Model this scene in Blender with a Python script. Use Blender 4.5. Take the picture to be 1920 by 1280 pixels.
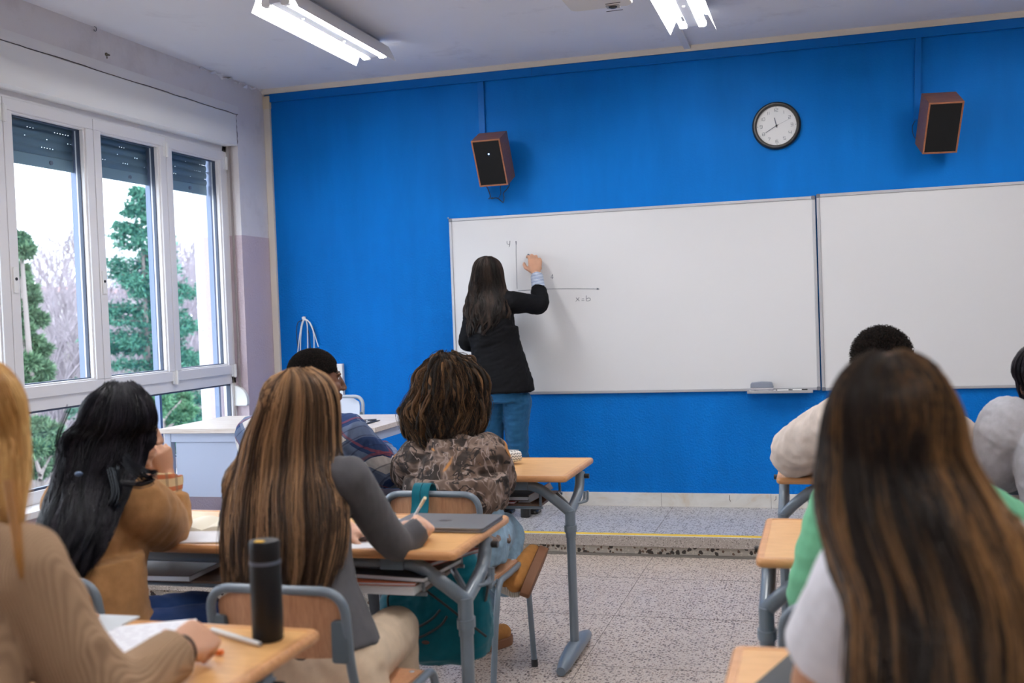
import bpy, math, random
import numpy as np
from mathutils import Vector, Matrix
PI = math.pi
for o in list(bpy.data.objects): bpy.data.objects.remove(o)
scn = bpy.context.scene
COL = scn.collection
rnd = random.Random(7)

# ------------------------------------------------------------------ camera
CAM_H = 1.43
cam_d = bpy.data.cameras.new('camera'); cam = bpy.data.objects.new('camera', cam_d); COL.objects.link(cam)
F_PX = 2022.0
cam_d.sensor_width = 36.0; cam_d.lens = F_PX / 1920 * 36.0
cam_d.clip_start = 0.05; cam_d.clip_end = 400
yaw, pit, rol = math.radians(16.076), math.radians(-1.543), math.radians(-2.114)
FW = Vector((-math.sin(yaw)*math.cos(pit), math.cos(yaw)*math.cos(pit), math.sin(pit)))
R0 = Vector((math.cos(yaw), math.sin(yaw), 0)); U0 = R0.cross(FW)
RT = R0*math.cos(rol) + U0*math.sin(rol); UP = -R0*math.sin(rol) + U0*math.cos(rol)
cam.matrix_world = Matrix(((RT.x, UP.x, -FW.x, 0), (RT.y, UP.y, -FW.y, 0), (RT.z, UP.z, -FW.z, CAM_H), (0, 0, 0, 1)))
cam_d.dof.use_dof = True; cam_d.dof.focus_distance = 5.3; cam_d.dof.aperture_fstop = 2.9
scn.camera = cam

# ------------------------------------------------------------------ world, exposure
W = bpy.data.worlds.new('overcast'); scn.world = W; W.use_nodes = True
bg = W.node_tree.nodes['Background']; bg.inputs[0].default_value = (0.90, 0.94, 1.0, 1); bg.inputs[1].default_value = 4.0
scn.view_settings.view_transform = 'Standard'; scn.view_settings.look = 'None'
scn.view_settings.gamma = 1; scn.view_settings.use_curve_mapping = False
scn.view_settings.exposure = 0.53
LAMP = 52.0      # emission strength of the fluorescent tubes

# ------------------------------------------------------------------ small helpers
def at(px, py, y=None, x=None, z=None):
    """point of the place that shows at a pixel of the 1920x1280 frame, on one plane of the room"""
    d = FW + RT*((px-960)/F_PX) - UP*((py-640)/F_PX); C = Vector((0, 0, CAM_H))
    if y is not None: t = y/d.y
    elif x is not None: t = x/d.x
    else: t = (z-CAM_H)/d.z
    return C + d*t

def tag(o, label, cat, group=None):
    o['label'] = label; o['category'] = cat
    if group: o['group'] = group
    return o
def thing(name, label, cat, loc=(0, 0, 0), rz=0, group=None):
    o = bpy.data.objects.new(name, None); COL.objects.link(o); o.empty_display_size = .05
    o.location = loc; o.rotation_euler = (0, 0, rz); return tag(o, label, cat, group)
def struct(o):
    o['kind'] = 'structure'; return o
def root_loc(p):
    while p.parent: p = p.parent
    return p.location
def link_mesh(name, me, m, parent=None, local=False):
    o = bpy.data.objects.new(name, me); COL.objects.link(o)
    if m is not None and not me.materials: me.materials.append(m)
    if parent is not None:
        o.parent = parent
        if not local: me.transform(Matrix.Translation(-root_loc(parent)))
    return o
def dup(root, loc, rz=None, label=None, group=None, skip=()):
    r = root.copy(); COL.objects.link(r); r.location = loc
    if rz is not None: r.rotation_euler = (0, 0, rz)
    if label: r['label'] = label
    if group: r['group'] = group
    for ch in list(root.children):
        c = ch.copy(); COL.objects.link(c); c.parent = r
        for g in list(ch.children):
            d = g.copy(); COL.objects.link(d); d.parent = c
    return r

def bez(pts, n=8):
    """smooth path through points (Catmull-Rom)"""
    P = [Vector(p) for p in pts]; P = [P[0]*2-P[1]] + P + [P[-1]*2-P[-2]]; out = []
    for i in range(1, len(P)-2):
        for k in range(n):
            t = k/n; a, b, c, d = P[i-1], P[i], P[i+1], P[i+2]
            out.append(.5*((2*b)+(c-a)*t+(2*a-5*b+4*c-d)*t*t+(3*b-a-3*c+d)*t**3))
    out.append(P[-2]); return out
def round_path(pts, r, n=6):
    """polyline with its corners rounded to radius r"""
    P = [Vector(p) for p in pts]; out = [P[0]]
    for i in range(1, len(P)-1):
        a = (P[i-1]-P[i]); b = (P[i+1]-P[i]); la, lb = a.length, b.length
        q = min(r, la*.49, lb*.49); A = P[i]+a/la*q; B = P[i]+b/lb*q
        for k in range(n+1):
            t = k/n; out.append((1-t)**2*A + 2*t*(1-t)*P[i] + t*t*B)
    out.append(P[-1]); return out

class MB:
    def __init__(s): s.v = []; s.f = []
    def add(s, v, f):
        n = len(s.v); s.v += [tuple(p) for p in v]; s.f += [tuple(i+n for i in q) for q in f]; return s
    def box(s, lo, hi, M=None):
        x0, y0, z0 = lo; x1, y1, z1 = hi
        v = [(x0,y0,z0),(x1,y0,z0),(x1,y1,z0),(x0,y1,z0),(x0,y0,z1),(x1,y0,z1),(x1,y1,z1),(x0,y1,z1)]
        if M is not None: v = [M @ Vector(p) for p in v]
        return s.add(v, [(0,3,2,1),(4,5,6,7),(0,1,5,4),(1,2,6,5),(2,3,7,6),(3,0,4,7)])
    def rbox(s, lo, hi, r, axis='z', n=5, M=None):
        """box with the four edges along axis rounded"""
        i = 'xyz'.index(axis); a, b = [(1,2),(2,0),(0,1)][i]
        P = []
        for (cx, cy, t0) in ((hi[a]-r, hi[b]-r, 0), (lo[a]+r, hi[b]-r, PI/2), (lo[a]+r, lo[b]+r, PI), (hi[a]-r, lo[b]+r, 1.5*PI)):
            for k in range(n+1):
                t = t0+k/n*PI/2; P.append((cx+r*math.cos(t), cy+r*math.sin(t)))
        return s.prism(P, lo[i], hi[i], axis, M)
    def prism(s, poly, d0, d1, axis='z', M=None):
        i = 'xyz'.index(axis); a, b = [(1,2),(2,0),(0,1)][i]; v = []
        for d in (d0, d1):
            for p in poly:
                q = [0,0,0]; q[i] = d; q[a] = p[0]; q[b] = p[1]; v.append(Vector(q))
        if M is not None: v = [M @ p for p in v]
        n = len(poly)
        return s.add(v, [tuple(range(n-1,-1,-1)), tuple(range(n,2*n))]+[(k,(k+1)%n,n+(k+1)%n,n+k) for k in range(n)])
    def tube(s, path, r, n=10, cap=True, ry=None):
        """tube along a path; r a number or one per point; ry second radius (flattened)"""
        P = [Vector(p) for p in path]; m = len(P); rr = r if hasattr(r, '__len__') else [r]*m
        t0 = (P[1]-P[0]).normalized(); up = Vector((0,0,1)) if abs(t0.z) < .9 else Vector((0,1,0))
        nrm = (up - t0*up.dot(t0)).normalized(); v = []
        for i in range(m):
            t = (P[min(i+1,m-1)]-P[max(i-1,0)]).normalized(); nrm = (nrm - t*nrm.dot(t)).normalized(); b = t.cross(nrm)
            q = ry/(rr[0] or 1) if ry else 1
            for k in range(n):
                a = 2*PI*k/n; v.append(P[i] + nrm*(rr[i]*math.cos(a)) + b*(rr[i]*q*math.sin(a)))
        f = [(i*n+k, i*n+(k+1)%n, (i+1)*n+(k+1)%n, (i+1)*n+k) for i in range(m-1) for k in range(n)]
        if cap: f += [tuple(range(n-1,-1,-1)), tuple(range((m-1)*n, m*n))]
        return s.add(v, f)
    def cyl(s, a, b, r, n=16, r2=None): return s.tube([a, b], [r, r if r2 is None else r2], n)
    def lathe(s, prof, c=(0,0,0), n=24, M=None):
        v = []; m = len(prof)
        for r, z in prof:
            for k in range(n):
                a = 2*PI*k/n; v.append(Vector((r*math.cos(a), r*math.sin(a), z)))
        v = [(M @ p if M is not None else p) + Vector(c) for p in v]
        f = [(i*n+k, i*n+(k+1)%n, (i+1)*n+(k+1)%n, (i+1)*n+k) for i in range(m-1) for k in range(n)]
        f += [tuple(range(n-1,-1,-1)), tuple(range((m-1)*n, m*n))]
        return s.add(v, f)
    def ball(s, c, r, n=12, M=None):
        rx, ry, rz = (r, r, r) if not hasattr(r, '__len__') else r; v = []; f = []
        h = n//2+1
        for i in range(h+1):
            th = PI*i/h
            for k in range(n):
                a = 2*PI*k/n; p = Vector((rx*math.sin(th)*math.cos(a), ry*math.sin(th)*math.sin(a), rz*math.cos(th)))
                v.append((M @ p if M is not None else p) + Vector(c))
        f = [(i*n+k, (i+1)*n+k, (i+1)*n+(k+1)%n, i*n+(k+1)%n) for i in range(h) for k in range(n)]
        return s.add(v, f)
    def build(s, name, m, parent=None, bevel=0, smooth=True, local=False, seg=2, ang=40):
        me = bpy.data.meshes.new(name); me.from_pydata(s.v, [], s.f); me.validate(); me.update()
        if smooth:
            me.polygons.foreach_set('use_smooth', [True]*len(me.polygons))
        o = link_mesh(name, me, m, parent, local)
        if bevel:
            b = o.modifiers.new('b', 'BEVEL'); b.width = bevel; b.segments = seg; b.limit_method = 'ANGLE'; b.angle_limit = math.radians(35)
            b.harden_normals = True
        if smooth:
            try: me.set_sharp_from_angle(angle=math.radians(ang))
            except Exception: pass
        return o

# ------------------------------------------------------------------ materials
def N(nt, t, **kw):
    n = nt.nodes.new(t)
    for k, v in kw.items():
        if k.startswith('_'): n.inputs[int(k[1:])].default_value = v
        else: setattr(n, k, v)
    return n
def mat(name, col=(.8,.8,.8), rough=.5, metal=0, spec=.5, sheen=0, trans=0, emit=None, es=1, coat=0, sss=0):
    m = bpy.data.materials.new(name); m.use_nodes = True; b = m.node_tree.nodes['Principled BSDF']
    b.inputs['Base Color'].default_value = (*col, 1); b.inputs['Roughness'].default_value = rough
    b.inputs['Metallic'].default_value = metal; b.inputs['Specular IOR Level'].default_value = spec
    b.inputs['Sheen Weight'].default_value = sheen; b.inputs['Transmission Weight'].default_value = trans
    b.inputs['Coat Weight'].default_value = coat
    if sss:
        b.inputs['Subsurface Weight'].default_value = sss; b.inputs['Subsurface Radius'].default_value = (.02,.008,.004); b.inputs['Subsurface Scale'].default_value = .5
    if emit: b.inputs['Emission Color'].default_value = (*emit, 1); b.inputs['Emission Strength'].default_value = es
    return m
def nodes(m): return m.node_tree, m.node_tree.nodes['Principled BSDF'], m.node_tree.links.new
def coords(nt, L, scale=(1,1,1), rot=(0,0,0), kind='Object', loc=(0,0,0)):
    tc = N(nt, 'ShaderNodeTexCoord'); mp = N(nt, 'ShaderNodeMapping'); mp.inputs['Scale'].default_value = scale
    mp.inputs['Rotation'].default_value = rot; mp.inputs['Location'].default_value = loc; L(tc.outputs[kind], mp.inputs[0]); return mp.outputs[0]
def ramp(nt, L, src, stops, interp='LINEAR'):
    r = N(nt, 'ShaderNodeValToRGB'); e = r.color_ramp.elements; r.color_ramp.interpolation = interp
    while len(e) < len(stops): e.new(.5)
    for q, (p, c) in zip(e, stops): q.position = p; q.color = (*c, 1)
    L(src, r.inputs[0]); return r.outputs[0]
def noise(nt, L, vec, scale, detail=4, rough=.5, dist=0):
    n = N(nt, 'ShaderNodeTexNoise'); n.inputs['Scale'].default_value = scale; n.inputs['Detail'].default_value = detail
    n.inputs['Roughness'].default_value = rough; n.inputs['Distortion'].default_value = dist; L(vec, n.inputs['Vector']); return n.outputs['Fac']
def mix(nt, L, fac, a, b, mode='MIX'):
    n = N(nt, 'ShaderNodeMix', data_type='RGBA', blend_type=mode)
    for s, v in ((n.inputs['Factor'], fac), (n.inputs[6], a), (n.inputs[7], b)):
        if isinstance(v, (int, float)): s.default_value = v
        elif isinstance(v, tuple): s.default_value = (*v, 1)
        else: L(v, s)
    return n.outputs[2]
def math_(nt, L, op, a, b=0, c=None):
    n = N(nt, 'ShaderNodeMath', operation=op)
    for s, v in zip(n.inputs, (a, b, c)):
        if v is None: continue
        if isinstance(v, (int, float)): s.default_value = v
        else: L(v, s)
    return n.outputs[0]
def bump(nt, L, h, b, strength=.3, dist=.01):
    n = N(nt, 'ShaderNodeBump'); n.inputs['Strength'].default_value = strength; n.inputs['Distance'].default_value = dist
    L(h, n.inputs['Height']); L(n.outputs[0], b.inputs['Normal'])
M = {}
def wood_mat(name, c1, c2, scale=(3, 40, 40), rough=.35, c3=None):
    m = mat(name, c1, rough); nt, b, L = nodes(m); v = coords(nt, L, scale)
    n1 = noise(nt, L, v, 1.6, 5, .6, .6); n2 = noise(nt, L, v, 6, 2, .5)
    c = ramp(nt, L, n1, [(.3, c2), (.65, c1)]); d = ramp(nt, L, n2, [(.35, (.86,.82,.78)), (.6, (1,1,1))])
    L(mix(nt, L, 1.0, c, d, 'MULTIPLY'), b.inputs['Base Color']); bump(nt, L, n2, b, .05, .002); return m
M['desk'] = wood_mat('beech_laminate', (.82,.48,.20), (.75,.41,.155), (2.5, 30, 30), .32)
M['deskedge'] = wood_mat('beech_edging', (.72,.38,.17), (.60,.28,.11), (2.5, 30, 30), .35)
M['chairwood'] = wood_mat('beech_plywood', (.64,.34,.19), (.56,.28,.15), (30, 30, 2.5), .38)
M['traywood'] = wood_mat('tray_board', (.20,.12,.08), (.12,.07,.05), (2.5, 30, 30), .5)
M['steel'] = mat('grey_painted_steel', (.16,.20,.245), .28, 0, .6)
M['steel2'] = mat('light_grey_steel', (.42,.46,.52), .3)
M['black'] = mat('black_plastic', (.012,.012,.014), .4)
M['rubber'] = mat('dark_rubber', (.03,.03,.035), .6)
M['white'] = mat('white_plastic', (.80,.80,.80), .4)
M['whitegloss'] = mat('whiteboard_enamel', (.73,.73,.745), .28)
M['alu'] = mat('aluminium', (.50,.51,.54), .42, .5)
M['alud'] = mat('grey_corner_plastic', (.16,.17,.2), .5)
M['paper'] = mat('paper', (.80,.81,.86), .7)
M['cream'] = mat('cream_trunking', (.72,.66,.58), .5)
M['pvc'] = mat('white_window_pvc', (.76,.75,.77), .35)
M['ink'] = mat('pen_ink', (.05,.07,.12), .5)
M['whitechair'] = mat('white_laminate', (.62,.66,.76), .4)
M['lightdesk'] = wood_mat('pale_desk_laminate', (.76,.70,.66), (.70,.63,.58), (2, 25, 25), .4)
M['greypanel'] = mat('blue_grey_panel', (.42,.49,.66), .45)

def painted(name, col, sc=60, st=.35, var=.06, dist=.006, rough=.55, stain=None):
    m = mat(name, col, rough); nt, b, L = nodes(m); v = coords(nt, L)
    n = noise(nt, L, v, sc, 3, .6); n2 = noise(nt, L, v, 1.1, 3, .6)
    c = ramp(nt, L, n2, [(.3, tuple(x*(1-var) for x in col)), (.7, tuple(min(1, x*(1+var)) for x in col))])
    if stain:
        n3 = noise(nt, L, v, 2.2, 8, .75, .4); c = mix(nt, L, ramp(nt, L, n3, [(.56, (0,0,0)), (.72, (1,1,1))]), c, stain)
    L(c, b.inputs['Base Color']); bump(nt, L, n, b, st, dist); return m
# blue wall: rough stucco below, smoother paint above
m = M['blue'] = mat('blue_wall_paint', (.0,.15,.62), .6, 0, .12); nt, b, L = nodes(m); v = coords(nt, L)
n1 = noise(nt, L, v, 75, 3, .55, .3); n2 = noise(nt, L, coords(nt, L, (3, 3, .6)), 1.3, 5, .6)
L(ramp(nt, L, n2, [(.3, (.0,.135,.47)), (.7, (.0,.160,.56))]), b.inputs['Base Color'])
sp = N(nt, 'ShaderNodeSeparateXYZ'); L(v, sp.inputs[0])
msk = N(nt, 'ShaderNodeMapRange'); msk.inputs[1].default_value = 1.85; msk.inputs[2].default_value = 2.1; msk.inputs[3].default_value = 1; msk.inputs[4].default_value = .12
L(sp.outputs[2], msk.inputs[0]); bump(nt, L, math_(nt, L, 'MULTIPLY', n1, msk.outputs[0]), b, .65, .012)
M['bluetrim'] = mat('blue_gloss_trim', (.0,.13,.47), .45, 0, .15)
M['ceil'] = painted('ceiling_paint', (.83,.84,.89), 30, .06, .02, stain=(.72,.72,.77))
# left wall: white above, mauve stucco below 2.03
m = M['lwall'] = mat('window_wall_paint', (.6,.58,.6), .6); nt, b, L = nodes(m); v = coords(nt, L)
sp = N(nt, 'ShaderNodeSeparateXYZ'); L(v, sp.inputs[0]); st = math_(nt, L, 'GREATER_THAN', sp.outputs[2], 2.03)
n3 = noise(nt, L, v, 2.6, 8, .7, .3); up = mix(nt, L, ramp(nt, L, n3, [(.5, (0,0,0)), (.75, (1,1,1))]), (.74,.71,.73), (.60,.56,.57))
L(mix(nt, L, st, (.56,.46,.51), up), b.inputs['Base Color'])
n1 = noise(nt, L, v, 85, 3, .55); bump(nt, L, math_(nt, L, 'MULTIPLY', n1, math_(nt, L, 'SUBTRACT', 1.15, st)), b, .6, .008)
M['lintel'] = painted('white_lintel_paint', (.78,.77,.78), 40, .1, .03)
# terrazzo
def terrazzo(name, base, chip1, chip2, sc=95, thr=.30):
    m = mat(name, base, .32); nt, b, L = nodes(m); v = coords(nt, L)
    def chips(scale, thr_, c, prev, seed):
        vo = N(nt, 'ShaderNodeTexVoronoi', feature='F1'); vo.inputs['Scale'].default_value = scale; vo.inputs['Randomness'].default_value = 1
        w = N(nt, 'ShaderNodeVectorMath', operation='ADD'); L(v, w.inputs[0]); w.inputs[1].default_value = (seed, seed*.7, 0)
        nn = N(nt, 'ShaderNodeTexNoise'); nn.inputs['Scale'].default_value = scale*1.4; L(w.outputs[0], nn.inputs['Vector'])
        w2 = N(nt, 'ShaderNodeVectorMath', operation='MULTIPLY_ADD'); L(nn.outputs['Color'], w2.inputs[0]); w2.inputs[1].default_value = (.6/scale,)*3; L(w.outputs[0], w2.inputs[2])
        L(w2.outputs[0], vo.inputs['Vector'])
        sx = N(nt, 'ShaderNodeSeparateColor'); L(vo.outputs['Color'], sx.inputs[0])
        on = math_(nt, L, 'MULTIPLY', math_(nt, L, 'LESS_THAN', vo.outputs['Distance'], thr_), math_(nt, L, 'GREATER_THAN', sx.outputs[0], .45))
        return mix(nt, L, on, prev, c)
    n0 = noise(nt, L, v, 2.2, 4, .6); c = ramp(nt, L, n0, [(.3, tuple(x*.93 for x in base)), (.7, base)])
    c = chips(sc*1.6, .42, tuple(min(1, x*1.22) for x in base), c, 3.1)
    c = chips(sc*1.1, thr, chip2, c, 11.3); c = chips(sc*.75, thr, chip1, c, 5.7)
    L(c, b.inputs['Base Color']); return m
M['terr'] = terrazzo('terrazzo_floor', (.60,.52,.46), (.12,.08,.065), (.33,.22,.17), 98, .40)
M['terrp'] = terrazzo('terrazzo_platform', (.56,.54,.54), (.10,.095,.10), (.24,.21,.20), 85, .40)
M['kerb'] = terrazzo('terrazzo_kerb', (.40,.355,.32), (.20,.17,.15), (.62,.58,.55), 120, .3)
M['riser'] = terrazzo('terrazzo_riser', (.52,.48,.42), (.05,.04,.035), (.16,.10,.07), 42, .38)
# marble skirting
m = M['marble'] = mat('marble_skirting', (.7,.68,.64), .3); nt, b, L = nodes(m); v = coords(nt, L, (1, 1, 1.6))
n = noise(nt, L, v, 3.2, 8, .65, 1.6); L(ramp(nt, L, n, [(.3, (.62,.50,.36)), (.45, (.70,.67,.62)), (.6, (.76,.74,.70)), (.75, (.58,.57,.56))]), b.inputs['Base Color'])
M['grout'] = mat('grout_line', (.20,.17,.15), .8)
M['yellow'] = mat('yellow_line_paint', (.86,.56,.03), .5)

def glass_mat(name, tint=(1,1,1), refl=.10):
    m = bpy.data.materials.new(name); m.use_nodes = True; nt = m.node_tree; nt.nodes.clear(); L = nt.links.new
    o = N(nt, 'ShaderNodeOutputMaterial'); t = N(nt, 'ShaderNodeBsdfTransparent'); t.inputs[0].default_value = (*tint, 1)
    g = N(nt, 'ShaderNodeBsdfGlossy'); g.inputs['Roughness'].default_value = .02; fr = N(nt, 'ShaderNodeLayerWeight'); fr.inputs[0].default_value = .25
    mx = N(nt, 'ShaderNodeMixShader'); L(math_(nt, L, 'MULTIPLY_ADD', math_(nt, L, 'POWER', fr.outputs['Facing'], 4), .5, .035), mx.inputs[0]); L(t.outputs[0], mx.inputs[1]); L(g.outputs[0], mx.inputs[2]); L(mx.outputs[0], o.inputs[0]); return m
M['glass'] = glass_mat('window_glass', (.93,.97,1.0))
# ================================================================== THE ROOM
XL, XR, YF, YB, ZC = -3.82, 3.9, 7.04, -2.2, 3.09
PZ = .122                       # height of the teaching platform
# floor and platform
fl = struct(MB().box((XL-.3, YB-.2, -.12), (XR+.2, YF+.2, 0)).build('floor', M['terr'], smooth=False))
g = MB()
for k in range(-3, 6): g.box((-.97+.71*k-.0013, YB, 0), (-.97+.71*k+.0013, 6.1, .0006))
for k in range(-6, 3): g.box((XL, 4.21+.71*k-.0013, 0), (XR, 4.21+.71*k+.0013, .0006))
g.build('tile_joint', M['grout'], fl, smooth=False)
pl = MB(); EX = -2.0
pl.prism([(XL, 4.85), (EX-.03, 4.85), (EX-.03, 6.14), (XR, 6.14), (XR, YF), (XL, YF)], .0, PZ-.004, 'z')
plo = struct(pl.build('floor_platform', M['riser'], smooth=False))
top = MB().prism([(XL, 4.895), (EX-.075, 4.895), (EX-.075, 6.185), (XR, 6.185), (XR, YF), (XL, YF)], PZ-.01, PZ, 'z')
top.build('platform_top', M['terrp'], plo, smooth=False)
kb = MB()
def kerb(lo, hi): kb.box(lo, hi)
kerb((XL, 4.82, .058), (EX, 4.895, PZ-.0005)); kerb((EX-.075, 4.895, .058), (EX, 6.11, PZ-.0005)); kerb((EX-.075, 6.11, .058), (XR, 6.185, PZ-.0005))
kb.build('kerb_nosing', M['kerb'], plo, bevel=.004)
mo = MB(); mo.box((XL, 4.835, 0), (EX-.015, 4.86, .012)); mo.box((EX-.045, 4.85, 0), (EX-.015, 6.14, .012)); mo.box((EX-.03, 6.125, 0), (XR, 6.15, .012))
mo.build('mortar_bead', mat('grey_mortar', (.22,.20,.18), .9), plo, smooth=False)
yl = MB(); yl.box((XL, 4.833, PZ), (EX-.012, 4.885, PZ+.0008)); yl.box((EX-.065, 4.885, PZ), (EX-.012, 6.17, PZ+.0008)); yl.box((EX-.065, 6.122, PZ), (XR, 6.172, PZ+.0008))
yl.build('yellow_edge_line', M['yellow'], plo, smooth=False)
wl = MB(); wl.box((XL, 4.8205, PZ), (EX-.001, 4.832, PZ+.0006)); wl.box((EX-.003, 6.1105, PZ), (XR, 6.121, PZ+.0006)); wl.build('white_edge', M['paper'], plo, smooth=False)
g = MB()
for k in range(-3, 7): g.box((-.97+.73*k-.001, 6.185, PZ), (-.97+.73*k+.001, YF, PZ+.0006))
g.build('tile_joint', M['grout'], plo, smooth=False)

# walls
struct(MB().box((XL-.3, YF, -.1), (XR+.2, YF+.2, 3.2)).build('wall_front', M['blue'], smooth=False))
M['wplain'] = painted('off_white_wall', (.70,.68,.68), 60, .2)
struct(MB().box((XR, YB, -.1), (XR+.2, YF, 3.2)).build('wall_right', M['wplain'], smooth=False))
struct(MB().box((XL-.3, YB-.2, -.1), (XR+.2, YB, 3.2)).build('wall_back', M['wplain'], smooth=False))
struct(MB().box((XL-.3, YB-.2, ZC), (XR+.2, YF+.2, 3.25)).build('ceiling', M['ceil'], smooth=False))
WY0, WY1, WX = .94, 6.64, -3.92          # window opening along y, plane of the window frame
wl_ = MB()
wl_.box((XL-.30, WY1, -.1), (XL, YF, 3.2)); wl_.box((XL-.30, YB, -.1), (XL, WY0, 3.2))
wl_.box((XL-.30, WY0, 2.85), (XL, WY1, 3.2)); wl_.box((XL-.16, WY0, -.1), (XL, WY1, .50))
lw = struct(wl_.build('wall_left', M['lwall'], smooth=False))
MB().box((XL, WY0, 2.855), (XL+.006, WY1+.02, 2.91)).build('lintel_band', M['lintel'], lw, smooth=False)
# flaking paint and the cracks above the shutter box
fk = MB(); r_ = random.Random(3); p = [Vector((XL+.0015, 3.6, 2.853))]
while p[-1].y < 6.62: p.append(p[-1]+Vector((0, r_.uniform(.03, .12), 0))); p[-1].z = 2.853+r_.uniform(-.003, .003)
fk.tube([q+Vector((.006,0,0)) for q in p], .0022, 5)
q0 = [Vector((XL+.002, 6.63+r_.uniform(-.006,.008), 2.85-i*.02)) for i in range(11)]; fk.tube(q0, .0025, 5)
fk.build('wall_crack', mat('dark_crack_line', (.10,.08,.08), .9), lw)
fp = MB()
for i in range(46):
    yy = r_.uniform(6.2, 7.02) if i < 22 else 7.03; xx = XL+.004 if i < 22 else r_.uniform(XL+.01, -3.4)
    zz = ZC-abs(r_.gauss(0, .012))-.004; s_ = r_.uniform(.008, .03)
    Mx = Matrix.Translation((xx, yy, zz)) @ Matrix.Rotation(r_.uniform(-.6,.6), 4, 'X') @ Matrix.Rotation(r_.uniform(-.6,.6), 4, 'Y') @ Matrix.Rotation(r_.uniform(0,3), 4, 'Z')
    fp.box((-s_, -s_*.6, -.0015), (s_, s_*.6, .0015), Mx)
fp.build('flaking_paint', M['ceil'], lw, smooth=False)
# a rusty plug hole with smears, and a hook in the ceiling line
h0 = at(199, 102, x=XL)
hb = MB(); hb.ball((XL+.002, h0.y, h0.z), (.006, .012, .010)); hb.ball((XL+.002, h0.y+.018, h0.z+.001), (.006, .014, .005)); hb.ball((XL+.002, h0.y+.004, h0.z-.016), (.003, .003, .008))
hb.build('plug_hole', mat('dark_plug', (.10,.09,.07), .8), lw)
hk = at(178, 51, x=XL+.01); pts = [(hk.x, hk.y+.012*math.cos(a), hk.z-.008+.014*math.sin(a)) for a in np.linspace(2.2, -2.6, 14)]
tag(MB().tube([(hk.x, hk.y, ZC)]+pts, .0025, 6).build('ceiling_hook', M['alud']), 'small dark hook screwed in where the left wall meets the ceiling', 'hook')

# window sill + shutter box
struct(MB().box((-3.99, WY0, .50), (-3.76, WY1, .535)).build('window_sill', M['pvc'], bevel=.004))
sb = struct(MB().box((-3.93, WY0, 2.64), (-3.812, 6.622, 2.85)).build('trim_1', painted('shutter_box_paint', (.82,.82,.82), 20, .05, .03), bevel=.003))
# pipes of the wall : skirting of marble
sk = struct(MB().box((XL, YF-.018, PZ), (XR, YF, PZ+.09)).build('baseboard_front', M['marble'], bevel=.002))
j = MB()
for k in range(-4, 6): j.box((-.345+.70*k-.0012, YF-.0188, PZ), (-.345+.70*k+.0012, YF-.017, PZ+.09))
for (a, b_, c_) in (((1368, 928), (1368, 936), (1370, 940)), ((1455, 930), (1455, 936), (1452, 938))):
    j.tube([at(*a, y=YF-.0185), at(*b_, y=YF-.0185), at(*c_, y=YF-.0185)], .0022, 5)
j.build('marble_joint', M['grout'], sk, smooth=False)
struct(MB().box((XL, .5, 0), (XL+.012, 4.82, .09)).build('baseboard_left', M['marble'], smooth=False))
# corner trunking, top trunking and speaker conduits
ct = struct(MB().box((XL+.002, YF-.024, PZ), (XL+.050, YF, 2.965)).build('trim_2', M['cream'], bevel=.002))
MB().box((XL+.000, YF-.028, 2.955), (XL+.054, YF, 3.045)).build('trunk_cap', mat('yellowed_plastic', (.70,.60,.45), .5), ct, bevel=.003)
tb = MB().box((XL+.054, YF-.026, 3.000), (XR, YF, 3.058))
t3 = struct(tb.build('trim_3', M['bluetrim'], bevel=.003))
jj = MB()
for px_, py_ in ((997, 140), (1573, 75)): q = at(px_, py_, y=YF-.03); jj.box((q.x-.001, YF-.0268, 3.0), (q.x+.001, YF-.025, 3.058))
jj.build('trunk_joint', mat('dark_blue_joint', (.0,.05,.2), .6), t3, smooth=False)
struct(MB().box((-2.20, YF-.020, 2.56), (-2.158, YF, 3.0)).build('trim_4', M['bluetrim'], bevel=.002))
c2 = MB(); c2.box((-.018, -.020, 0), (.018, 0, .49)); o = struct(c2.build('trim_5', M['bluetrim'], bevel=.002)); o.location = (.588, YF, 2.512); o.rotation_euler = (0, math.radians(2.4), 0)
struct(MB().prism([(YF, 3.058), (YF-.030, 3.058), (YF-.055, ZC), (YF, ZC)], XL, XR, 'x').build('trim_6', M['cream'], smooth=False))
struct(MB().box((-.800, 6.05, ZC-.020), (-.758, YF, ZC)).build('trim_7', M['white'], bevel=.002))

# ------------------------------------------------------------------ the window
win = bpy.data.objects.new('window_1', None); COL.objects.link(win); win.location = (WX, 0, 0); struct(win)
WD = .06
f = MB()
f.box((WX-WD, WY0, 2.60), (WX+.008, WY1, 2.68)); f.box((WX-WD, WY0, .535), (WX+.008, WY1, .60)); f.box((WX-WD, WY0, 1.012), (WX+.008, WY1, 1.088))
f.box((WX-WD, 6.585, .535), (WX+.008, WY1, 2.68)); f.box((WX-WD, WY0, .535), (WX+.008, WY0+.05, 2.68))
fr_ = f.build('window_frame', M['pvc'], win, bevel=.004)
MB().box((WX+.004, 6.607, .6), (WX+.0095, 6.612, 2.62)).build('sealant_line', mat('old_sealant', (.42,.38,.32), .8), fr_, smooth=False)
def ring(mb, y0, y1, z0, z1, w, x0, x1):
    mb.box((x0, y0, z0), (x1, y1, z0+w)); mb.box((x0, y0, z1-w), (x1, y1, z1)); mb.box((x0, y0, z0+w), (x1, y0+w, z1-w)); mb.box((x0, y1-w, z0+w), (x1, y1, z1-w))
ys = [6.60-.6975*i for i in range(9)]
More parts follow.
